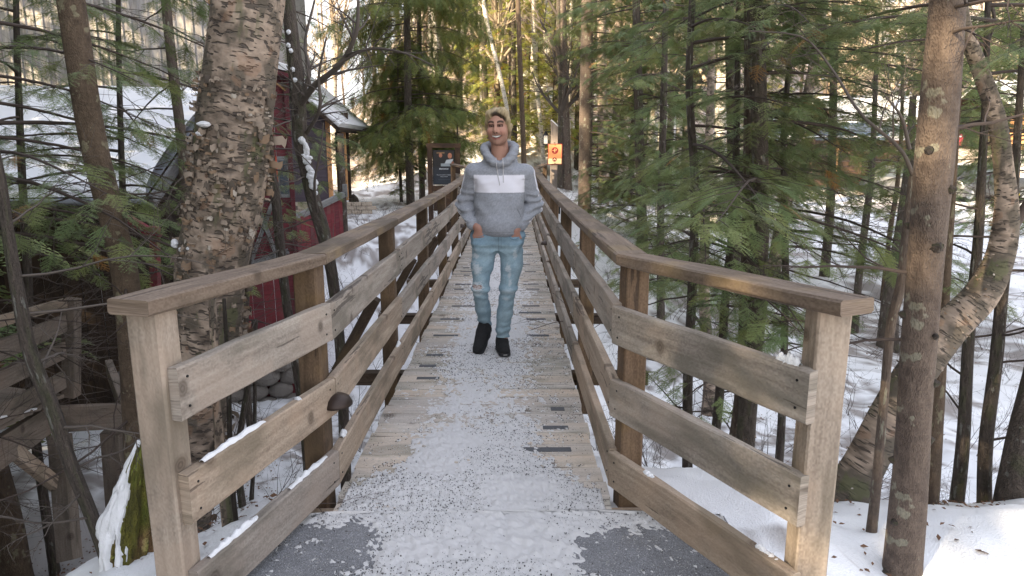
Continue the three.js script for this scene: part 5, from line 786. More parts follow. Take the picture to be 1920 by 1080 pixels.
{
  const on = (x, d) => V(x, G(x, d) - 0.02, -d), X = (px, d) => at(px, 300, d).x;
  car('grey_car', 'grey car with a red tail light beside the end of the retaining wall', [0.16, 0.165, 0.17], on(X(1722, 31.5), 31.5), 2.3, false);
  car('dark_car', 'dark car parked right of the stout trunk in the hollow', [0.03, 0.033, 0.035], on(X(1846, 31), 31), 3.3, true);
  car('silver_car', 'silver car above the retaining wall, leftmost of the parked cars', [0.42, 0.44, 0.47], on(X(1462, 38), 38), 1.2, true);
  car('blue_car', 'blue-grey car with snow on it parked above the middle of the retaining wall', [0.09, 0.13, 0.19], on(X(1588, 38), 38), 1.7, true);
  car('white_car', 'white car parked behind the hemlock boughs above the retaining wall', [0.7, 0.7, 0.72], on(X(1660, 41), 41), 1.4, true);
  car('red_car', 'red car parked close left of the stout right trunk above the wall', [0.3, 0.02, 0.025], on(X(1725, 40), 40), 1.6, true);
  const cabin = (label, px, d, w, dep, h, wallM) => { const x = X(px, d), t = thing('log_cabin', label, 'cabin', V(x, G(x, d) - 0.1, -d)), n = Math.round(h / 0.22); for (let j = 0; j < n; j++) part('log', new THREE.CylinderGeometry(0.12, 0.12, w, 10).rotateZ(Math.PI / 2).translate(0, 0.12 + j * 0.22, dep / 2), wallM, t); part('wall', bevelBox(w - 0.1, h, dep - 0.1, 0.02, 0, h / 2, 0), M.darkWood, t);
    for (const k of [-0.28, 0.24]) { const f = part('window', bevelBox(1.0, 0.9, 0.08, 0.01, k * w, h * 0.58, dep / 2 + 0.13), M.orangeWood, t); part('pane', bevelBox(0.84, 0.74, 0.03, 0.004, k * w, h * 0.58, dep / 2 + 0.17), M.glass, f); } part('door', bevelBox(0.9, 1.9, 0.08, 0.01, 0, 0.97, dep / 2 + 0.13), M.orangeWood, t);
    for (const s of [-1, 1]) { part('roof', beam(seg(V(0, h - 0.25, s * (dep / 2 + 0.6)), V(0, h + dep * 0.28, 0), 2), w + 0.8, 0.12, { across: V(1, 0, 0) }), M.brownWood, t); part('roof_snow', beam(seg(V(0, h - 0.1, s * (dep / 2 + 0.6)), V(0, h + dep * 0.28 + 0.15, 0), 4), w + 0.7, 0.18, { across: V(1, 0, 0), ch: 0.05, wob: 0.02 }), M.snow, t); } };
  cabin('low wooden cabin with a snowy roof behind the parked cars', 1650, 50, 9, 5, 2.3, M.orangeWood);
  cabin('wooden cabin with orange-brown boards at the far right edge beyond the trunks', 1925, 41, 6, 5, 2.5, M.orangeWood);
  const p = at(1907, 358, 26), y = thing('yellow_marker', 'small yellow marker post in the snow at the far right', 'marker post', V(p.x, G(p.x, 26), -26)), hh = 0.9; part('post', new THREE.CylinderGeometry(0.09, 0.1, hh, 14).translate(0, hh / 2 - 0.05, 0), mat({ c: [0.75, 0.5, 0.02] }), y); part('cap', new THREE.SphereGeometry(0.1, 14, 8).translate(0, hh - 0.05, 0), mat({ c: [0.75, 0.5, 0.02] }), y);
}
// ---------------------------------------------------------------- the man on the bridge
{
  const D = 4.95, foot = V(at(935, 660, D).x, deckY(D) + 0.009, -D);
  const man = thing('person', 'smiling blond man in striped hoodie and ripped jeans walking on bridge, hands in pockets', 'person', foot);
  const LX = (px) => (px - 935) * pxSize(at(935, 430, D)), LY = (py) => at(935, py, D).y - foot.y;
  const { sqrt, max, min, abs, hypot, sin, cos } = Math;
  const cap = (ax, ay, az, bx, by, bz, ra, rb) => { const dx = bx - ax, dy = by - ay, dz = bz - az, l = dx * dx + dy * dy + dz * dz; return (x, y, z) => { const px = x - ax, py = y - ay, pz = z - az, t = min(1, max(0, (px * dx + py * dy + pz * dz) / l)); return sqrt((px - dx * t) ** 2 + (py - dy * t) ** 2 + (pz - dz * t) ** 2) - (ra + (rb - ra) * t); }; };
  const ell = (cx, cy, cz, rx, ry, rz) => (x, y, z) => { const a = (x - cx) / rx, b = (y - cy) / ry, c = (z - cz) / rz, k0 = sqrt(a * a + b * b + c * c), k1 = sqrt((a / rx) ** 2 + (b / ry) ** 2 + (c / rz) ** 2); return k1 < 1e-9 ? -min(rx, ry, rz) : k0 * (k0 - 1) / k1; };
  const smin = (a, b, k) => { const h = max(k - abs(a - b), 0) / k; return min(a, b) - h * h * k * 0.25; };
  const smax = (a, b, k) => -smin(-a, -b, k);
  const uni = (fs, k) => (x, y, z) => { let d = 1e9; for (const f of fs) d = smin(d, f(x, y, z), k); return d; };
  function nets(f, lo, hi, c, color) {
    const nx = Math.ceil((hi[0] - lo[0]) / c), ny = Math.ceil((hi[1] - lo[1]) / c), nz = Math.ceil((hi[2] - lo[2]) / c), sx = nx + 1, sy = ny + 1, g = new Float32Array(sx * sy * (nz + 1));
    for (let k = 0, q = 0; k <= nz; k++) for (let j = 0; j <= ny; j++) for (let i = 0; i <= nx; i++) g[q++] = f(lo[0] + i * c, lo[1] + j * c, lo[2] + k * c);
    const id = new Int32Array(nx * ny * nz).fill(-1), pos = [], nor = [], col = [], idx = [], off = [0, 1, sx, sx + 1, sx * sy, sx * sy + 1, sx * sy + sx, sx * sy + sx + 1], E = [[0, 1], [2, 3], [4, 5], [6, 7], [0, 2], [1, 3], [4, 6], [5, 7], [0, 4], [1, 5], [2, 6], [3, 7]];
    for (let k = 0; k < nz; k++) for (let j = 0; j < ny; j++) for (let i = 0; i < nx; i++) {
      const b = i + j * sx + k * sx * sy; let m = 0; for (let q = 0; q < 8; q++) if (g[b + off[q]] < 0) m |= 1 << q; if (m === 0 || m === 255) continue;
      let X = 0, Y = 0, Z = 0, n = 0; for (const [p, q] of E) { const a = g[b + off[p]], d = g[b + off[q]]; if ((a < 0) === (d < 0)) continue; const t = a / (a - d); X += (p & 1) + ((q & 1) - (p & 1)) * t; Y += (p >> 1 & 1) + ((q >> 1 & 1) - (p >> 1 & 1)) * t; Z += (p >> 2) + ((q >> 2) - (p >> 2)) * t; n++; }
      const x = lo[0] + (i + X / n) * c, y = lo[1] + (j + Y / n) * c, z = lo[2] + (k + Z / n) * c, e = c * 0.6; let gx = f(x + e, y, z) - f(x - e, y, z), gy = f(x, y + e, z) - f(x, y - e, z), gz = f(x, y, z + e) - f(x, y, z - e); const l = hypot(gx, gy, gz) || 1;
      id[i + j * nx + k * nx * ny] = pos.length / 3; pos.push(x, y, z); nor.push(gx / l, gy / l, gz / l); col.push(...color(x, y, z, gx / l, gy / l, gz / l));
    }
    const C = (i, j, k) => id[i + j * nx + k * nx * ny];
    for (let k = 1; k < nz; k++) for (let j = 1; j < ny; j++) for (let i = 1; i < nx; i++) { const b = i + j * sx + k * sx * sy, s = g[b] < 0;
      const quad = (a, bb, cc, d, fl) => fl ? idx.push(a, bb, cc, a, cc, d) : idx.push(a, cc, bb, a, d, cc);
      if ((g[b + 1] < 0) !== s) quad(C(i, j - 1, k - 1), C(i, j, k - 1), C(i, j, k), C(i, j - 1, k), s);
      if ((g[b + sx] < 0) !== s) quad(C(i - 1, j, k - 1), C(i - 1, j, k), C(i, j, k), C(i, j, k - 1), s);
      if ((g[b + sx * sy] < 0) !== s) quad(C(i - 1, j - 1, k), C(i, j - 1, k), C(i, j, k), C(i - 1, j, k), s); }
    return geo(pos, idx, null, nor, col);
  }
  // joints
  const J = { sL: [-0.168, 1.32, -0.015], sR: [0.194, 1.315, -0.015], eL: [LX(873), 1.095, -0.075], eR: [LX(1002), 1.09, -0.075], wL: [LX(888), 0.96, 0.055], wR: [LX(976), 0.95, 0.05] };
  const skin = [0.45, 0.25, 0.18];
  const Lc = (a, b, ra, rb) => cap(...a, ...b, ra, rb);
  const torsoAt = (pts) => (x, y, z) => { let i = 0; while (i < pts.length - 2 && y > pts[i + 1][0]) i++; const a = pts[i], b = pts[i + 1], t = sst(0, 1, clamp((y - a[0]) / (b[0] - a[0]))), w = lerp(a[1], b[1], t), d = lerp(a[2], b[2], t), cx = lerp(a[3] || 0, b[3] || 0, t), cz = lerp(a[4] || 0, b[4] || 0, t); const e = Math.pow(Math.pow(abs((x - cx) / w), 2.4) + Math.pow(abs((z - cz) / d), 2.4), 1 / 2.4); return max((e - 1) * min(w, d), pts[0][0] - y, y - pts[pts.length - 1][0]); };
  // ---- skin: one continuous body, with its own fine grids for head and hands
  const bodyF = uni([torsoAt([[0.80, 0.14, 0.09], [0.95, 0.13, 0.09], [1.2, 0.14, 0.085], [1.31, 0.125, 0.07], [1.40, 0.05, 0.05]]), Lc(J.sL, J.eL, 0.04, 0.036), Lc(J.eL, J.wL, 0.04, 0.028), Lc(J.sR, J.eR, 0.04, 0.036), Lc(J.eR, J.wR, 0.04, 0.028), cap(-0.09, 0.86, -0.01, -0.128, 0.485, 0.045, 0.06, 0.036), cap(-0.128, 0.485, 0.045, -0.108, 0.15, -0.165, 0.036, 0.028), cap(0.09, 0.86, 0, 0.072, 0.48, 0.035, 0.06, 0.036), cap(0.072, 0.48, 0.035, 0.028, 0.1, -0.055, 0.036, 0.028), cap(-0.11, 0.16, -0.16, -0.15, 0.05, -0.02, 0.03, 0.02), cap(0.03, 0.09, -0.05, 0.045, 0.035, 0.08, 0.032, 0.02), cap(0.012, 1.40, -0.01, 0.0, 1.56, 0.01, 0.058, 0.05)], 0.04);
  const bodyG = nets(bodyF, [-0.42, -0.02, -0.32], [0.42, 1.6, 0.26], 0.013, () => skin);
  // head in its own frame
  const base = uni([ell(0, 0.03, -0.012, 0.074, 0.094, 0.094), ell(0, -0.036, 0.02, 0.067, 0.078, 0.07), cap(-0.034, -0.08, 0.034, 0.034, -0.08, 0.034, 0.024, 0.024), ell(0, -0.102, 0.062, 0.022, 0.015, 0.018), cap(0.0, -0.07, -0.03, 0.006, -0.21, -0.045, 0.05, 0.058)], 0.035);
  const feat = uni([ell(0.041, -0.03, 0.062, 0.026, 0.024, 0.026), ell(-0.041, -0.03, 0.062, 0.026, 0.024, 0.026), cap(-0.04, 0.032, 0.07, 0.04, 0.032, 0.07, 0.013, 0.013)], 0.02);
  const nose = uni([cap(0, 0.02, 0.082, 0, -0.02, 0.106, 0.0085, 0.0115), ell(0, -0.026, 0.1, 0.014, 0.011, 0.015), ell(0.013, -0.03, 0.09, 0.009, 0.008, 0.011), ell(-0.013, -0.03, 0.09, 0.009, 0.008, 0.011)], 0.01);
  const ears = (x, y, z) => min(ell(0.077, 0.0, -0.008, 0.011, 0.031, 0.02)(x, y, z), ell(-0.077, 0.0, -0.008, 0.011, 0.031, 0.02)(x, y, z));
  const eyeL = ell(-0.03, 0.010, 0.088, 0.017, 0.0075, 0.016), eyeR = ell(0.03, 0.010, 0.088, 0.017, 0.0075, 0.016), mouth = ell(0, -0.064, 0.086, 0.035, 0.0085, 0.034), mouthTop = ell(0, -0.052, 0.095, 0.03, 0.0072, 0.03), lipLo = uni([cap(-0.029, -0.060, 0.068, 0, -0.074, 0.081, 0.004, 0.0065), cap(0.029, -0.060, 0.068, 0, -0.074, 0.081, 0.004, 0.0065)], 0.006), lipUp = uni([cap(-0.03, -0.056, 0.068, 0, -0.0555, 0.083, 0.004, 0.0055), cap(0.03, -0.056, 0.068, 0, -0.0555, 0.083, 0.004, 0.0055)], 0.006);
  const headF = (x, y, z) => { let d = smin(base(x, y, z), feat(x, y, z), 0.025); d = smin(d, nose(x, y, z), 0.012); d = smin(d, ears(x, y, z), 0.008); d = smin(d, lipLo(x, y, z), 0.008); d = smin(d, lipUp(x, y, z), 0.008); const curve = 0.006 * ((x / 0.03) ** 2) - 0.002; d = smax(d, -eyeL(x, y, z), 0.008); d = smax(d, -eyeR(x, y, z), 0.008); d = smax(d, -mouth(x, y - curve - 0.002, z), 0.004); return d; };
  const headCol = (x, y, z) => {
    let c = skin.slice(); const n = vn(x * 60, y * 60, z * 60);
    c = mix3(c, [0.44, 0.19, 0.14], 0.55 * Math.exp(-(((abs(x) - 0.042) / 0.02) ** 2 + ((y + 0.03) / 0.022) ** 2)) * (z > 0.03 ? 1 : 0));
    const jaw = sst(-0.035, -0.07, y) * sst(-0.02, 0.03, z) * sst(-0.17, -0.125, y); c = mix3(c, [0.235, 0.14, 0.105], 0.5 * jaw * (0.8 + 0.4 * n)); if (y > -0.055 && y < -0.038 && z > 0.05 && abs(x) < 0.03) c = mix3(c, [0.235, 0.14, 0.105], 0.4);
    const bx = abs(x), by = 0.036 + 0.006 * sin((bx - 0.012) / 0.042 * 3.1); if (z > 0.03 && bx > 0.012 && bx < 0.055) c = mix3(c, [0.035, 0.022, 0.015], 0.92 * (1 - sst(0.005, 0.0095, abs(y - by + 0.003))));
    if (z > 0.04 && bx > 0.011 && bx < 0.05) c = mix3(c, [0.075, 0.038, 0.03], 0.85 * (1 - sst(0.007, 0.013, abs(y - 0.012))));
    if (z > 0.06) { if (bx < 0.028 && y < -0.053 && y > -0.082) c = mix3(c, [0.32, 0.105, 0.09], 0.75 * (1 - sst(0.022, 0.03, bx))); if (hypot(bx - 0.009, y + 0.036) < 0.005 && z > 0.085) c = [0.05, 0.02, 0.015]; }
    const sm = abs(hypot(bx - 0.006, y + 0.045) - 0.033); if (z > 0.05 && bx > 0.02 && y < -0.025 && y > -0.075) c = mix3(c, [0.22, 0.1, 0.075], 0.4 * (1 - sst(0.002, 0.006, sm)));
    return c;
  };
  const headM = new THREE.Matrix4().makeTranslation(LX(936), 1.642, 0.035).multiply(new THREE.Matrix4().makeRotationY(-0.19)).multiply(new THREE.Matrix4().makeRotationZ(0.03)).multiply(new THREE.Matrix4().makeRotationX(0.06));
  const headG = nets(headF, [-0.1, -0.23, -0.13], [0.1, 0.14, 0.135], 0.0033, headCol).applyMatrix4(headM);
  // hands slipped into the front pockets, thumbs outside
  const hand = (s, w, o) => { const fs = []; const P = (x, y, z) => [o[0] + s * x, o[1] + y, o[2] + z];
    fs.push(Lc(w, P(0, 0.02, 0), 0.027, 0.03)); for (let k = 0; k < 4; k++) fs.push(Lc(P(0.0, 0.015, 0), P(0.03 - 0.021 * k, -0.035 - (k === 1 || k === 2 ? 0.004 : 0), 0.008 - 0.004 * k), 0.017, 0.0135));
    const fing = []; [0.078, 0.086, 0.08, 0.062].forEach((l, k) => { const a = P(0.03 - 0.021 * k, -0.035, 0.008 - 0.004 * k), b = P(0.034 - 0.021 * k, -0.035 - l * 0.5, 0.006 - 0.004 * k), c = P(0.036 - 0.021 * k, -0.035 - l, -0.012 - 0.004 * k); fing.push(Lc(a, b, 0.0105, 0.0095), Lc(b, c, 0.0095, 0.008)); });
    const palm = uni(fs, 0.02), th = uni([Lc(P(0.018, 0.025, 0.006), P(0.048, 0.004, 0.018), 0.0145, 0.0115), Lc(P(0.048, 0.004, 0.018), P(0.078, -0.010, 0.02), 0.011, 0.0085)], 0.008), fg = uni(fing, 0.004);
    return (x, y, z) => smin(smin(palm(x, y, z), fg(x, y, z), 0.006), th(x, y, z), 0.01); };
  const oL = [LX(900), LY(430), 0.098], oR = [LX(967), LY(434), 0.094];
  const hL = nets(hand(1, J.wL, oL), [oL[0] - 0.11, oL[1] - 0.16, oL[2] - 0.1], [oL[0] + 0.11, oL[1] + 0.1, oL[2] + 0.06], 0.003, () => [0.36, 0.195, 0.145]), hR = nets(hand(-1, J.wR, oR), [oR[0] - 0.11, oR[1] - 0.16, oR[2] - 0.1], [oR[0] + 0.11, oR[1] + 0.1, oR[2] + 0.06], 0.003, () => [0.36, 0.195, 0.145]);
  const skinM = new THREE.MeshPhysicalMaterial({ vertexColors: true, roughness: 0.55, specularIntensity: 0.6 });
  part('body', mergeGeometries([bodyG, headG, hL, hR]), skinM, man);
  for (const s of [-1, 1]) { const g = mergeGeometries([new THREE.SphereGeometry(0.0115, 16, 12)]); g.translate(s * 0.03, 0.0105, 0.0705).applyMatrix4(headM); const e = part('eye', g, M.eyeWhite ??= mat({ c: [0.24, 0.2, 0.18], roughness: 0.25 }), man); const p = new THREE.SphereGeometry(0.0062, 12, 8).scale(1, 1, 0.5).translate(s * 0.03 - 0.001, 0.0098, 0.0805).applyMatrix4(headM); part('iris', p, mat({ c: [0.035, 0.02, 0.012], roughness: 0.15 }), e);
    const lid = new THREE.SphereGeometry(0.0135, 16, 8, 0, 6.283, 0, 1.42).rotateX(0.6).translate(s * 0.03, 0.0105, 0.0695).applyMatrix4(headM); part('eyelid', lid, M.lid ??= mat({ c: [0.21, 0.11, 0.08], roughness: 0.6 }), e); }
  { const sh = []; for (let i = 0; i < 8; i++) { const x = -0.0259 + i * 0.0074; sh.push(bevelBox(0.0075, 0.0105 - abs(i - 3.5) * 0.0009, 0.004, 0.0008, x, -0.0625 + 0.005 * (x / 0.026) ** 2, 0.0815 - 17 * x * x)); } part('teeth', merge(sh).applyMatrix4(headM), mat({ c: [0.85, 0.82, 0.77], roughness: 0.25 }), man); }
  // ---- hair: bleached, swept over, dark roots at the parting
  const hairF = (() => {
    const top = uni([ell(0, 0.045, -0.014, 0.080, 0.083, 0.098), ell(-0.026, 0.094, 0.032, 0.052, 0.032, 0.054), ell(0.022, 0.1, 0.026, 0.052, 0.034, 0.056), cap(-0.05, 0.085, 0.05, -0.073, 0.03, 0.035, 0.026, 0.012), cap(-0.073, 0.03, 0.035, -0.076, -0.02, 0.01, 0.012, 0.006), cap(0.048, 0.092, 0.045, 0.073, 0.045, 0.03, 0.028, 0.016), cap(0.073, 0.045, 0.03, 0.08, -0.025, 0.002, 0.016, 0.012), cap(0.078, 0.0, -0.025, 0.066, -0.07, -0.035, 0.02, 0.014), cap(-0.076, 0.0, -0.025, -0.064, -0.065, -0.035, 0.018, 0.012), ell(0, -0.02, -0.07, 0.076, 0.085, 0.05)], 0.02);
    const face = uni([ell(-0.002, -0.02, 0.1, 0.074, 0.105, 0.075), ell(-0.008, 0.048, 0.118, 0.054, 0.044, 0.05)], 0.02);
    return (x, y, z) => { const a = Math.atan2(z + 0.01, x), st = vn(a * 16 + 3 * y * 10, y * 9, 3) - 0.5, s2 = vn(a * 38 + y * 22, y * 16, 8) - 0.5, sw = vn(x * 46 - y * 26, z * 24, 5) - 0.5; let d = top(x, y, z) + 0.007 * st + 0.0075 * s2 + 0.008 * sw; return smax(d, -face(x, y, z), 0.008); };
  })();
  part('hair', nets(hairF, [-0.13, -0.11, -0.14], [0.13, 0.175, 0.125], 0.0032, (x, y, z) => {
    const s = vn(x * 90 - y * 40, y * 30, z * 40), n = vn(x * 30, y * 14, z * 26); let c = mix3([0.22, 0.155, 0.08], [0.52, 0.41, 0.24], clamp(0.15 + 0.9 * s * 0.7 + 0.35 * n)); const hl = sst(0.0, 0.04, z) * Math.exp(-(((x - 0.02) / 0.05) ** 4 + ((y - 0.088 + (x > 0.005 ? 0.62 * (x - 0.005) : -0.1 * (x - 0.005))) / 0.02) ** 2)); c = mix3(c, [0.045, 0.028, 0.016], clamp(1.7 * hl)); c = mix3(c, [0.10, 0.065, 0.03], 0.55 * sst(0.04, -0.06, y) * (0.4 + s)); const ed = sst(0.02, 0.05, z) * sst(0.05, 0.02, abs(x + 0.066)) * sst(0.06, 0.0, y); return mix3(c, [0.12, 0.075, 0.035], 0.5 * ed); }).applyMatrix4(headM), mat({ c: [1, 1, 1], vertexColors: true, roughness: 0.6 }), man);
  // ---- hoodie
  const fold = (x, y, z) => 0.013 * (vn(x * 8, y * 15 + x * 9, z * 8) - 0.5) + 0.005 * (vn(x * 10 + y * 14, y * 34 - x * 16, z * 9) - 0.5);
  const tor = torsoAt([[0.875, 0.135, 0.118, 0.005, 0.012], [0.905, 0.168, 0.14, 0.006, 0.012], [0.96, 0.183, 0.148, 0.008, 0.008], [1.1, 0.178, 0.135, 0.01, 0.004], [1.25, 0.184, 0.13, 0.014], [1.335, 0.182, 0.122, 0.016, -0.01], [1.40, 0.125, 0.10, 0.016, -0.02], [1.47, 0.08, 0.07, 0.02, -0.02]]);
  const arm = (s, e, w) => { const up = Lc(s, e, 0.073, 0.061), lo = Lc(e, w, 0.064, 0.046); return (x, y, z) => { const t = clamp((y - w[1]) / (e[1] - w[1])); const ring = 0.0065 * sin((y * 1.0 + z * 0.35) * 120 + 3 * vn(x * 14, y * 12, z * 12)) * sst(1.25, 1.12, y) * sst(0.955, 1.0, y); return smin(up(x, y, z), lo(x, y, z), 0.035) + ring; }; };
  const aL = arm(J.sL, J.eL, J.wL), aR = arm(J.sR, J.eR, J.wR);
  const pouch = ell(0.004, 0.955, 0.125, 0.115, 0.072, 0.045);
  const ring = []; { const n = 14, C = [0.014, 1.455, 0.0]; const pt = (i) => { const a = i / n * Math.PI * 2, s = Math.sin(a), c = Math.cos(a); const front = max(0, c); return [C[0] + s * 0.105, C[1] + 0.04 - 0.105 * Math.pow(front, 1.3) + 0.018 * max(0, -c), C[2] + c * 0.095 + (c < 0 ? -0.02 : 0.012)]; }; for (let i = 0; i < n; i++) { const f = (k) => 0.027 + 0.012 * max(0, -Math.cos(k / n * 6.283)) + 0.006 * abs(Math.sin(k / n * 6.283)); ring.push(Lc(pt(i), pt(i + 1), f(i), f(i + 1))); } }
  const hood = uni([...ring, ell(0.014, 1.43, -0.12, 0.125, 0.085, 0.065)], 0.012), neckHole = cap(0.008, 1.43, 0.012, 0.002, 1.60, 0.035, 0.063, 0.085), vee = cap(0.012, 1.39, 0.11, 0.006, 1.50, 0.11, 0.006, 0.066);
  const armD = (x, y, z) => min(aL(x, y, z), aR(x, y, z));
  const hoodieF = (x, y, z) => { const t = smin(tor(x, y, z), pouch(x, y, z), 0.02); let d = smin(t, armD(x, y, z), y > 1.28 ? 0.05 : 0.012); d += fold(x, y, z) * sst(1.46, 1.36, y); const hd = hood(x, y, z) + 0.006 * (vn(x * 14, y * 26 + x * 14, z * 14) - 0.5) + 0.0015 * sin(Math.atan2(x, z) * 3 + y * 170); d = smin(d, hd, 0.014); d = smax(d, -neckHole(x, y, z), 0.006); d = smax(d, -vee(x, y, z), 0.008);
    d = max(d, 0.878 - y + 0.055 * sst(0.11, 0.19, abs(x - 0.004)) * (tor(x, y, z) < armD(x, y, z) ? 1 : 0)); return d; };
  const grey = [0.285, 0.297, 0.325], white = [0.72, 0.71, 0.76];
  const yT = LY(328), yB = LY(360);
  const hoodieG = nets(hoodieF, [-0.40, 0.85, -0.26], [0.42, 1.62, 0.22], 0.0068, (x, y, z, nx, ny, nz) => {
    const h = 0.86 + 0.28 * hash3(Math.round(x * 160), Math.round(y * 160), Math.round(z * 160)); let c = [grey[0] * h, grey[1] * h, grey[2] * h]; const a = armD(x, y, z), t = tor(x, y, z), isHood = hood(x, y, z) < 0.012 && y > 1.37, wh = white.map((v) => v * (0.96 + 0.06 * h));
    if (!isHood && z > 0 && x > LX(891.5) && x < LX(984) && t < a + 0.02 && y < yT && y > yB) c = wh;
    const onArm = a < t; const s = x < 0 ? -1 : 1, sh = x < 0 ? J.sL : J.sR;
    if (!isHood && y > 0.975 && ((onArm && y < 1.36 && nx * s > 0.84 && nz < 0.5 && nz > -0.55) || (y >= 1.36 && abs(z + 0.03) < 0.03 && ny > 0.25))) c = wh;
    const seam = abs(y - (yB - 0.002)) < 0.004 || abs(y - 0.913) < 0.004; if (seam && !onArm) c = c.map((v) => v * 0.8);
    return c;
  });
  const knit = tex(128, 128, (u, v) => { const n = hash3(u * 128 | 0, v * 128 | 0, 4); return [1, 1, 1, n]; });
  const hoodie = part('hoodie', hoodieG, mat({ c: [1, 1, 1], vertexColors: true, roughness: 0.95 }), man);
  for (const [x0, y0, x1, y1, x2, y2] of [[932, 296, 934, 318, 939, 346], [944.5, 296, 945, 318, 945.5, 341]]) { const front = (px, py) => { const x = LX(px), y = LY(py); let z = 0.25; while (z > 0 && hoodieF(x, y, z) > 0.003) z -= 0.002; return V(x, y, z); }; const pts = [front(x0, y0), front((x0 + x1) / 2, (y0 + y1) / 2), front(x1, y1), front((x1 + x2) / 2, (y1 + y2) / 2), front(x2, y2)]; const [P, Q] = smoothPath(pts, [0.0034, 0.0034], 14); part('drawstring', tube(P, Q, 6, { cap: true }), mat({ c: [0.5, 0.49, 0.5] }), hoodie); }
  // kangaroo pocket edges stitched on
  for (const pts of [[[891, 404], [896, 394], [902, 389]], [[977, 404], [974, 396], [970, 388]]]) { const pp = pts.map(([px, py]) => { const x = LX(px), y = LY(py); let z = 0.25; while (z > 0 && hoodieF(x, y, z) > 0.001) z -= 0.002; return V(x, y, z); }); const [P, Q] = smoothPath(pp, [0.0035, 0.0035], 8); part('pocket_edge', tube(P, Q, 6), mat({ c: [0.24, 0.25, 0.28] }), hoodie); }
  // ---- jeans
  const legL = uni([cap(-0.092, 0.865, -0.008, -0.117, 0.66, 0.022, 0.098, 0.079), cap(-0.117, 0.66, 0.022, -0.13, 0.485, 0.05, 0.075, 0.057), cap(-0.13, 0.485, 0.05, -0.12, 0.33, -0.045, 0.057, 0.054), cap(-0.118, 0.33, -0.045, -0.105, 0.12, -0.175, 0.054, 0.046)], 0.03);
  const legR = uni([cap(0.09, 0.865, -0.005, 0.096, 0.66, 0.02, 0.098, 0.079), cap(0.096, 0.66, 0.02, 0.07, 0.48, 0.04, 0.076, 0.059), cap(0.07, 0.48, 0.04, 0.046, 0.3, 0.0, 0.059, 0.055), cap(0.045, 0.3, 0.0, 0.026, 0.06, -0.06, 0.055, 0.05)], 0.03);
  const pel = torsoAt([[0.775, 0.10, 0.075, 0.002], [0.82, 0.155, 0.105, 0.002], [0.87, 0.18, 0.122, 0.003], [0.96, 0.165, 0.11, 0.004]]);
  const wr = (x, y, z) => 0.011 * (vn(x * 16 + y * 12, y * 30 - x * 22, z * 10 + 5) - 0.5) + 0.007 * (vn(x * 12, y * 24 + x * 9, z * 12) - 0.5) + 0.006 * sin(y * 95 + 4 * vn(x * 12, y * 9, z * 12)) * (sst(0.54, 0.48, y) * sst(0.38, 0.46, y) + sst(0.26, 0.15, y) + 0.6 * sst(0.74, 0.80, y) * sst(0.88, 0.82, y));
  const pk = [ell(LX(902), LY(454), 0.082, 0.055, 0.075, 0.034), ell(LX(964), LY(456), 0.082, 0.052, 0.07, 0.034)], pockets = (x, y, z) => max(min(pk[0](x, y, z), pk[1](x, y, z)), y - (x < 0 ? LY(439) + 0.25 * (LX(903) - x) : LY(444) + 0.25 * (x - LX(963))));
  const hole = ell(LX(896), LY(533), 0.115, 0.028, 0.013, 0.03);
  const jeansF = (x, y, z) => { let d = smin(legL(x, y, z), legR(x, y, z), 0.018); d = smin(d, pockets(x, y, z), 0.03); d = smin(d, pel(x, y, z), 0.05) + wr(x, y, z); d = max(d, 0.085 - y + (x < -0.03 ? 0.055 + 0.25 * (-0.15 - z) : 0)); return d; };
  const patches = [[893, 476, 8, 5, 0.6], [895, 500, 9, 10, 0.7], [889, 488, 9, 3, 0.35], [967, 474, 4, 9, 0.6], [954, 499, 6, 7, 0.7], [956, 512, 3, 5, 0.6], [957, 526, 3, 8, 0.55], [954, 542, 12, 6, 0.3], [950, 556, 7, 3, 0.4], [896, 533, 13, 9, 0.75], [897, 546, 10, 5, 0.4], [891, 465, 6, 2, 0.3]];
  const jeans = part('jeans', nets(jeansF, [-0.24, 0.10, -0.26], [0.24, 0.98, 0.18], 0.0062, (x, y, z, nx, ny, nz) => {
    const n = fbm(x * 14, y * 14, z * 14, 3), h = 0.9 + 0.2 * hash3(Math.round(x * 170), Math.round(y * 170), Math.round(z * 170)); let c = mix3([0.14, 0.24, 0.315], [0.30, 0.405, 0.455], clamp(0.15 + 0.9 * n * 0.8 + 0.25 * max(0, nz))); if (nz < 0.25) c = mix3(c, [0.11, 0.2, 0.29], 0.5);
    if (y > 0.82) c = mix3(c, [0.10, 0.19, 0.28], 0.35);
    if (nz > 0) for (const [px, py, rx, ry, k] of patches) { const e = hypot((x - LX(px)) / (rx / 250), (y - LY(py)) / (ry / 250)) + 0.9 * (vn(x * 90, y * 130, 4) - 0.5); if (e < 1) c = mix3(c, [0.56, 0.60, 0.62], k * (1 - e * e * 0.5)); }
    if (nz > 0.2) { const e = hypot((x - LX(896)) / 0.036, (y - LY(533)) / 0.017); if (e < 1.05) { const st = sin((y - LY(533) - 0.25 * (x - LX(896))) * 620); c = st > 0.1 ? [0.5, 0.5, 0.5] : [0.23, 0.115, 0.08]; } }
    if (abs(x - 0.004) < 0.004 && y > 0.76 && nz > 0.3) c = c.map((v) => v * 0.65); if (abs(abs(x - 0.004) - 0.02) < 0.002 && y > 0.79 && nz > 0.3) c = c.map((v) => v * 0.8);
    return c.map((v) => v * h);
  }), mat({ c: [1, 1, 1], vertexColors: true, roughness: 0.92 }), man);
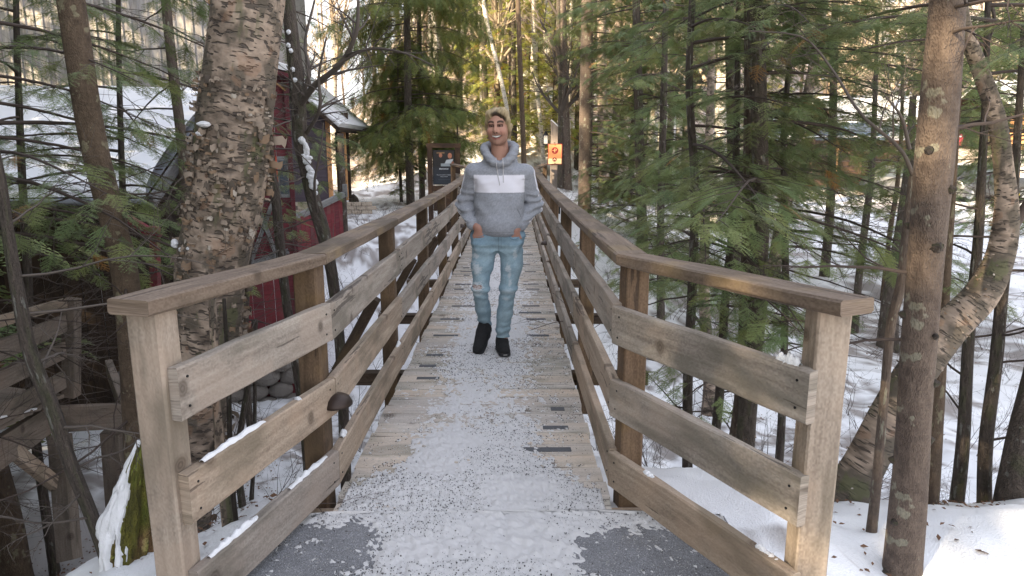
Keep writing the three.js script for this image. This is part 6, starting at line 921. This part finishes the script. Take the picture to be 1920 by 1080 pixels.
  for (const s of [-1, 1]) { const pts = s < 0 ? [[886, 436], [893, 440], [903, 440], [912, 436]] : [[974, 441], [966, 445], [959, 443], [955, 437]]; const pp = pts.map(([px, py]) => { const x = LX(px), y = LY(py); let z = 0.25; while (z > 0 && jeansF(x, y, z) > 0.001) z -= 0.002; return V(x, y, z + 0.002); }); const [P, Q] = smoothPath(pp, [0.005, 0.005], 10); part('pocket_hem', tube(P, Q, 6), mat({ c: [0.16, 0.26, 0.34] }), jeans); }
  // ---- slip-on shoes
  const shoe = (M4, turned) => { const up = uni([cap(0, 0.055, -0.085, 0, 0.052, -0.02, 0.040, 0.046), cap(0, 0.052, -0.02, 0.004, 0.036, 0.125, 0.045, 0.036), cap(0.004, 0.038, 0.06, 0.006, 0.034, 0.14, 0.04, 0.033), cap(0, 0.055, -0.08, 0, 0.085, -0.075, 0.04, 0.038), cap(0, 0.08, -0.05, 0, 0.06, 0.03, 0.034, 0.034)], 0.025);
    const f = (x, y, z) => { const d = up(x, y, z); return max(smax(d, 0.022 - y, 0.006), y - 0.108); }, so = (x, y, z) => max(abs(y - 0.0125) - 0.0125, up(x, 0.034, z) - 0.004);
    const g = nets(f, [-0.075, 0.0, -0.15], [0.075, 0.18, 0.2], 0.006, (x, y, z) => { const k = 0.010 + 0.008 * hash3(Math.round(x * 200), Math.round(y * 200), Math.round(z * 200)); return [k, k, k * 1.05]; }).applyMatrix4(M4); const o = part('shoe', g, mat({ c: [1, 1, 1], vertexColors: true, roughness: 0.95 }), man); part('sole', nets(so, [-0.075, -0.012, -0.15], [0.075, 0.04, 0.2], 0.006, () => [0.016, 0.016, 0.018]).applyMatrix4(M4), mat({ c: [1, 1, 1], vertexColors: true, roughness: 0.7 }), o);
    if (turned) part('toe_tag', bevelBox(0.03, 0.006, 0.006, 0.002, 0.006, 0.016, 0.178).applyMatrix4(M4), mat({ c: [0.35, 0.34, 0.32] }), o); };
  shoe(new THREE.Matrix4().makeTranslation(0.028, 0.0, -0.02).multiply(new THREE.Matrix4().makeRotationY(0.1)), true);
  shoe(new THREE.Matrix4().makeTranslation(-0.152, 0.0, 0.015).multiply(new THREE.Matrix4().makeRotationY(-0.32)).multiply(new THREE.Matrix4().makeRotationX(0.60)).multiply(new THREE.Matrix4().makeTranslation(0, 0, -0.13)), false);
}
renderer.render(scene, camera);
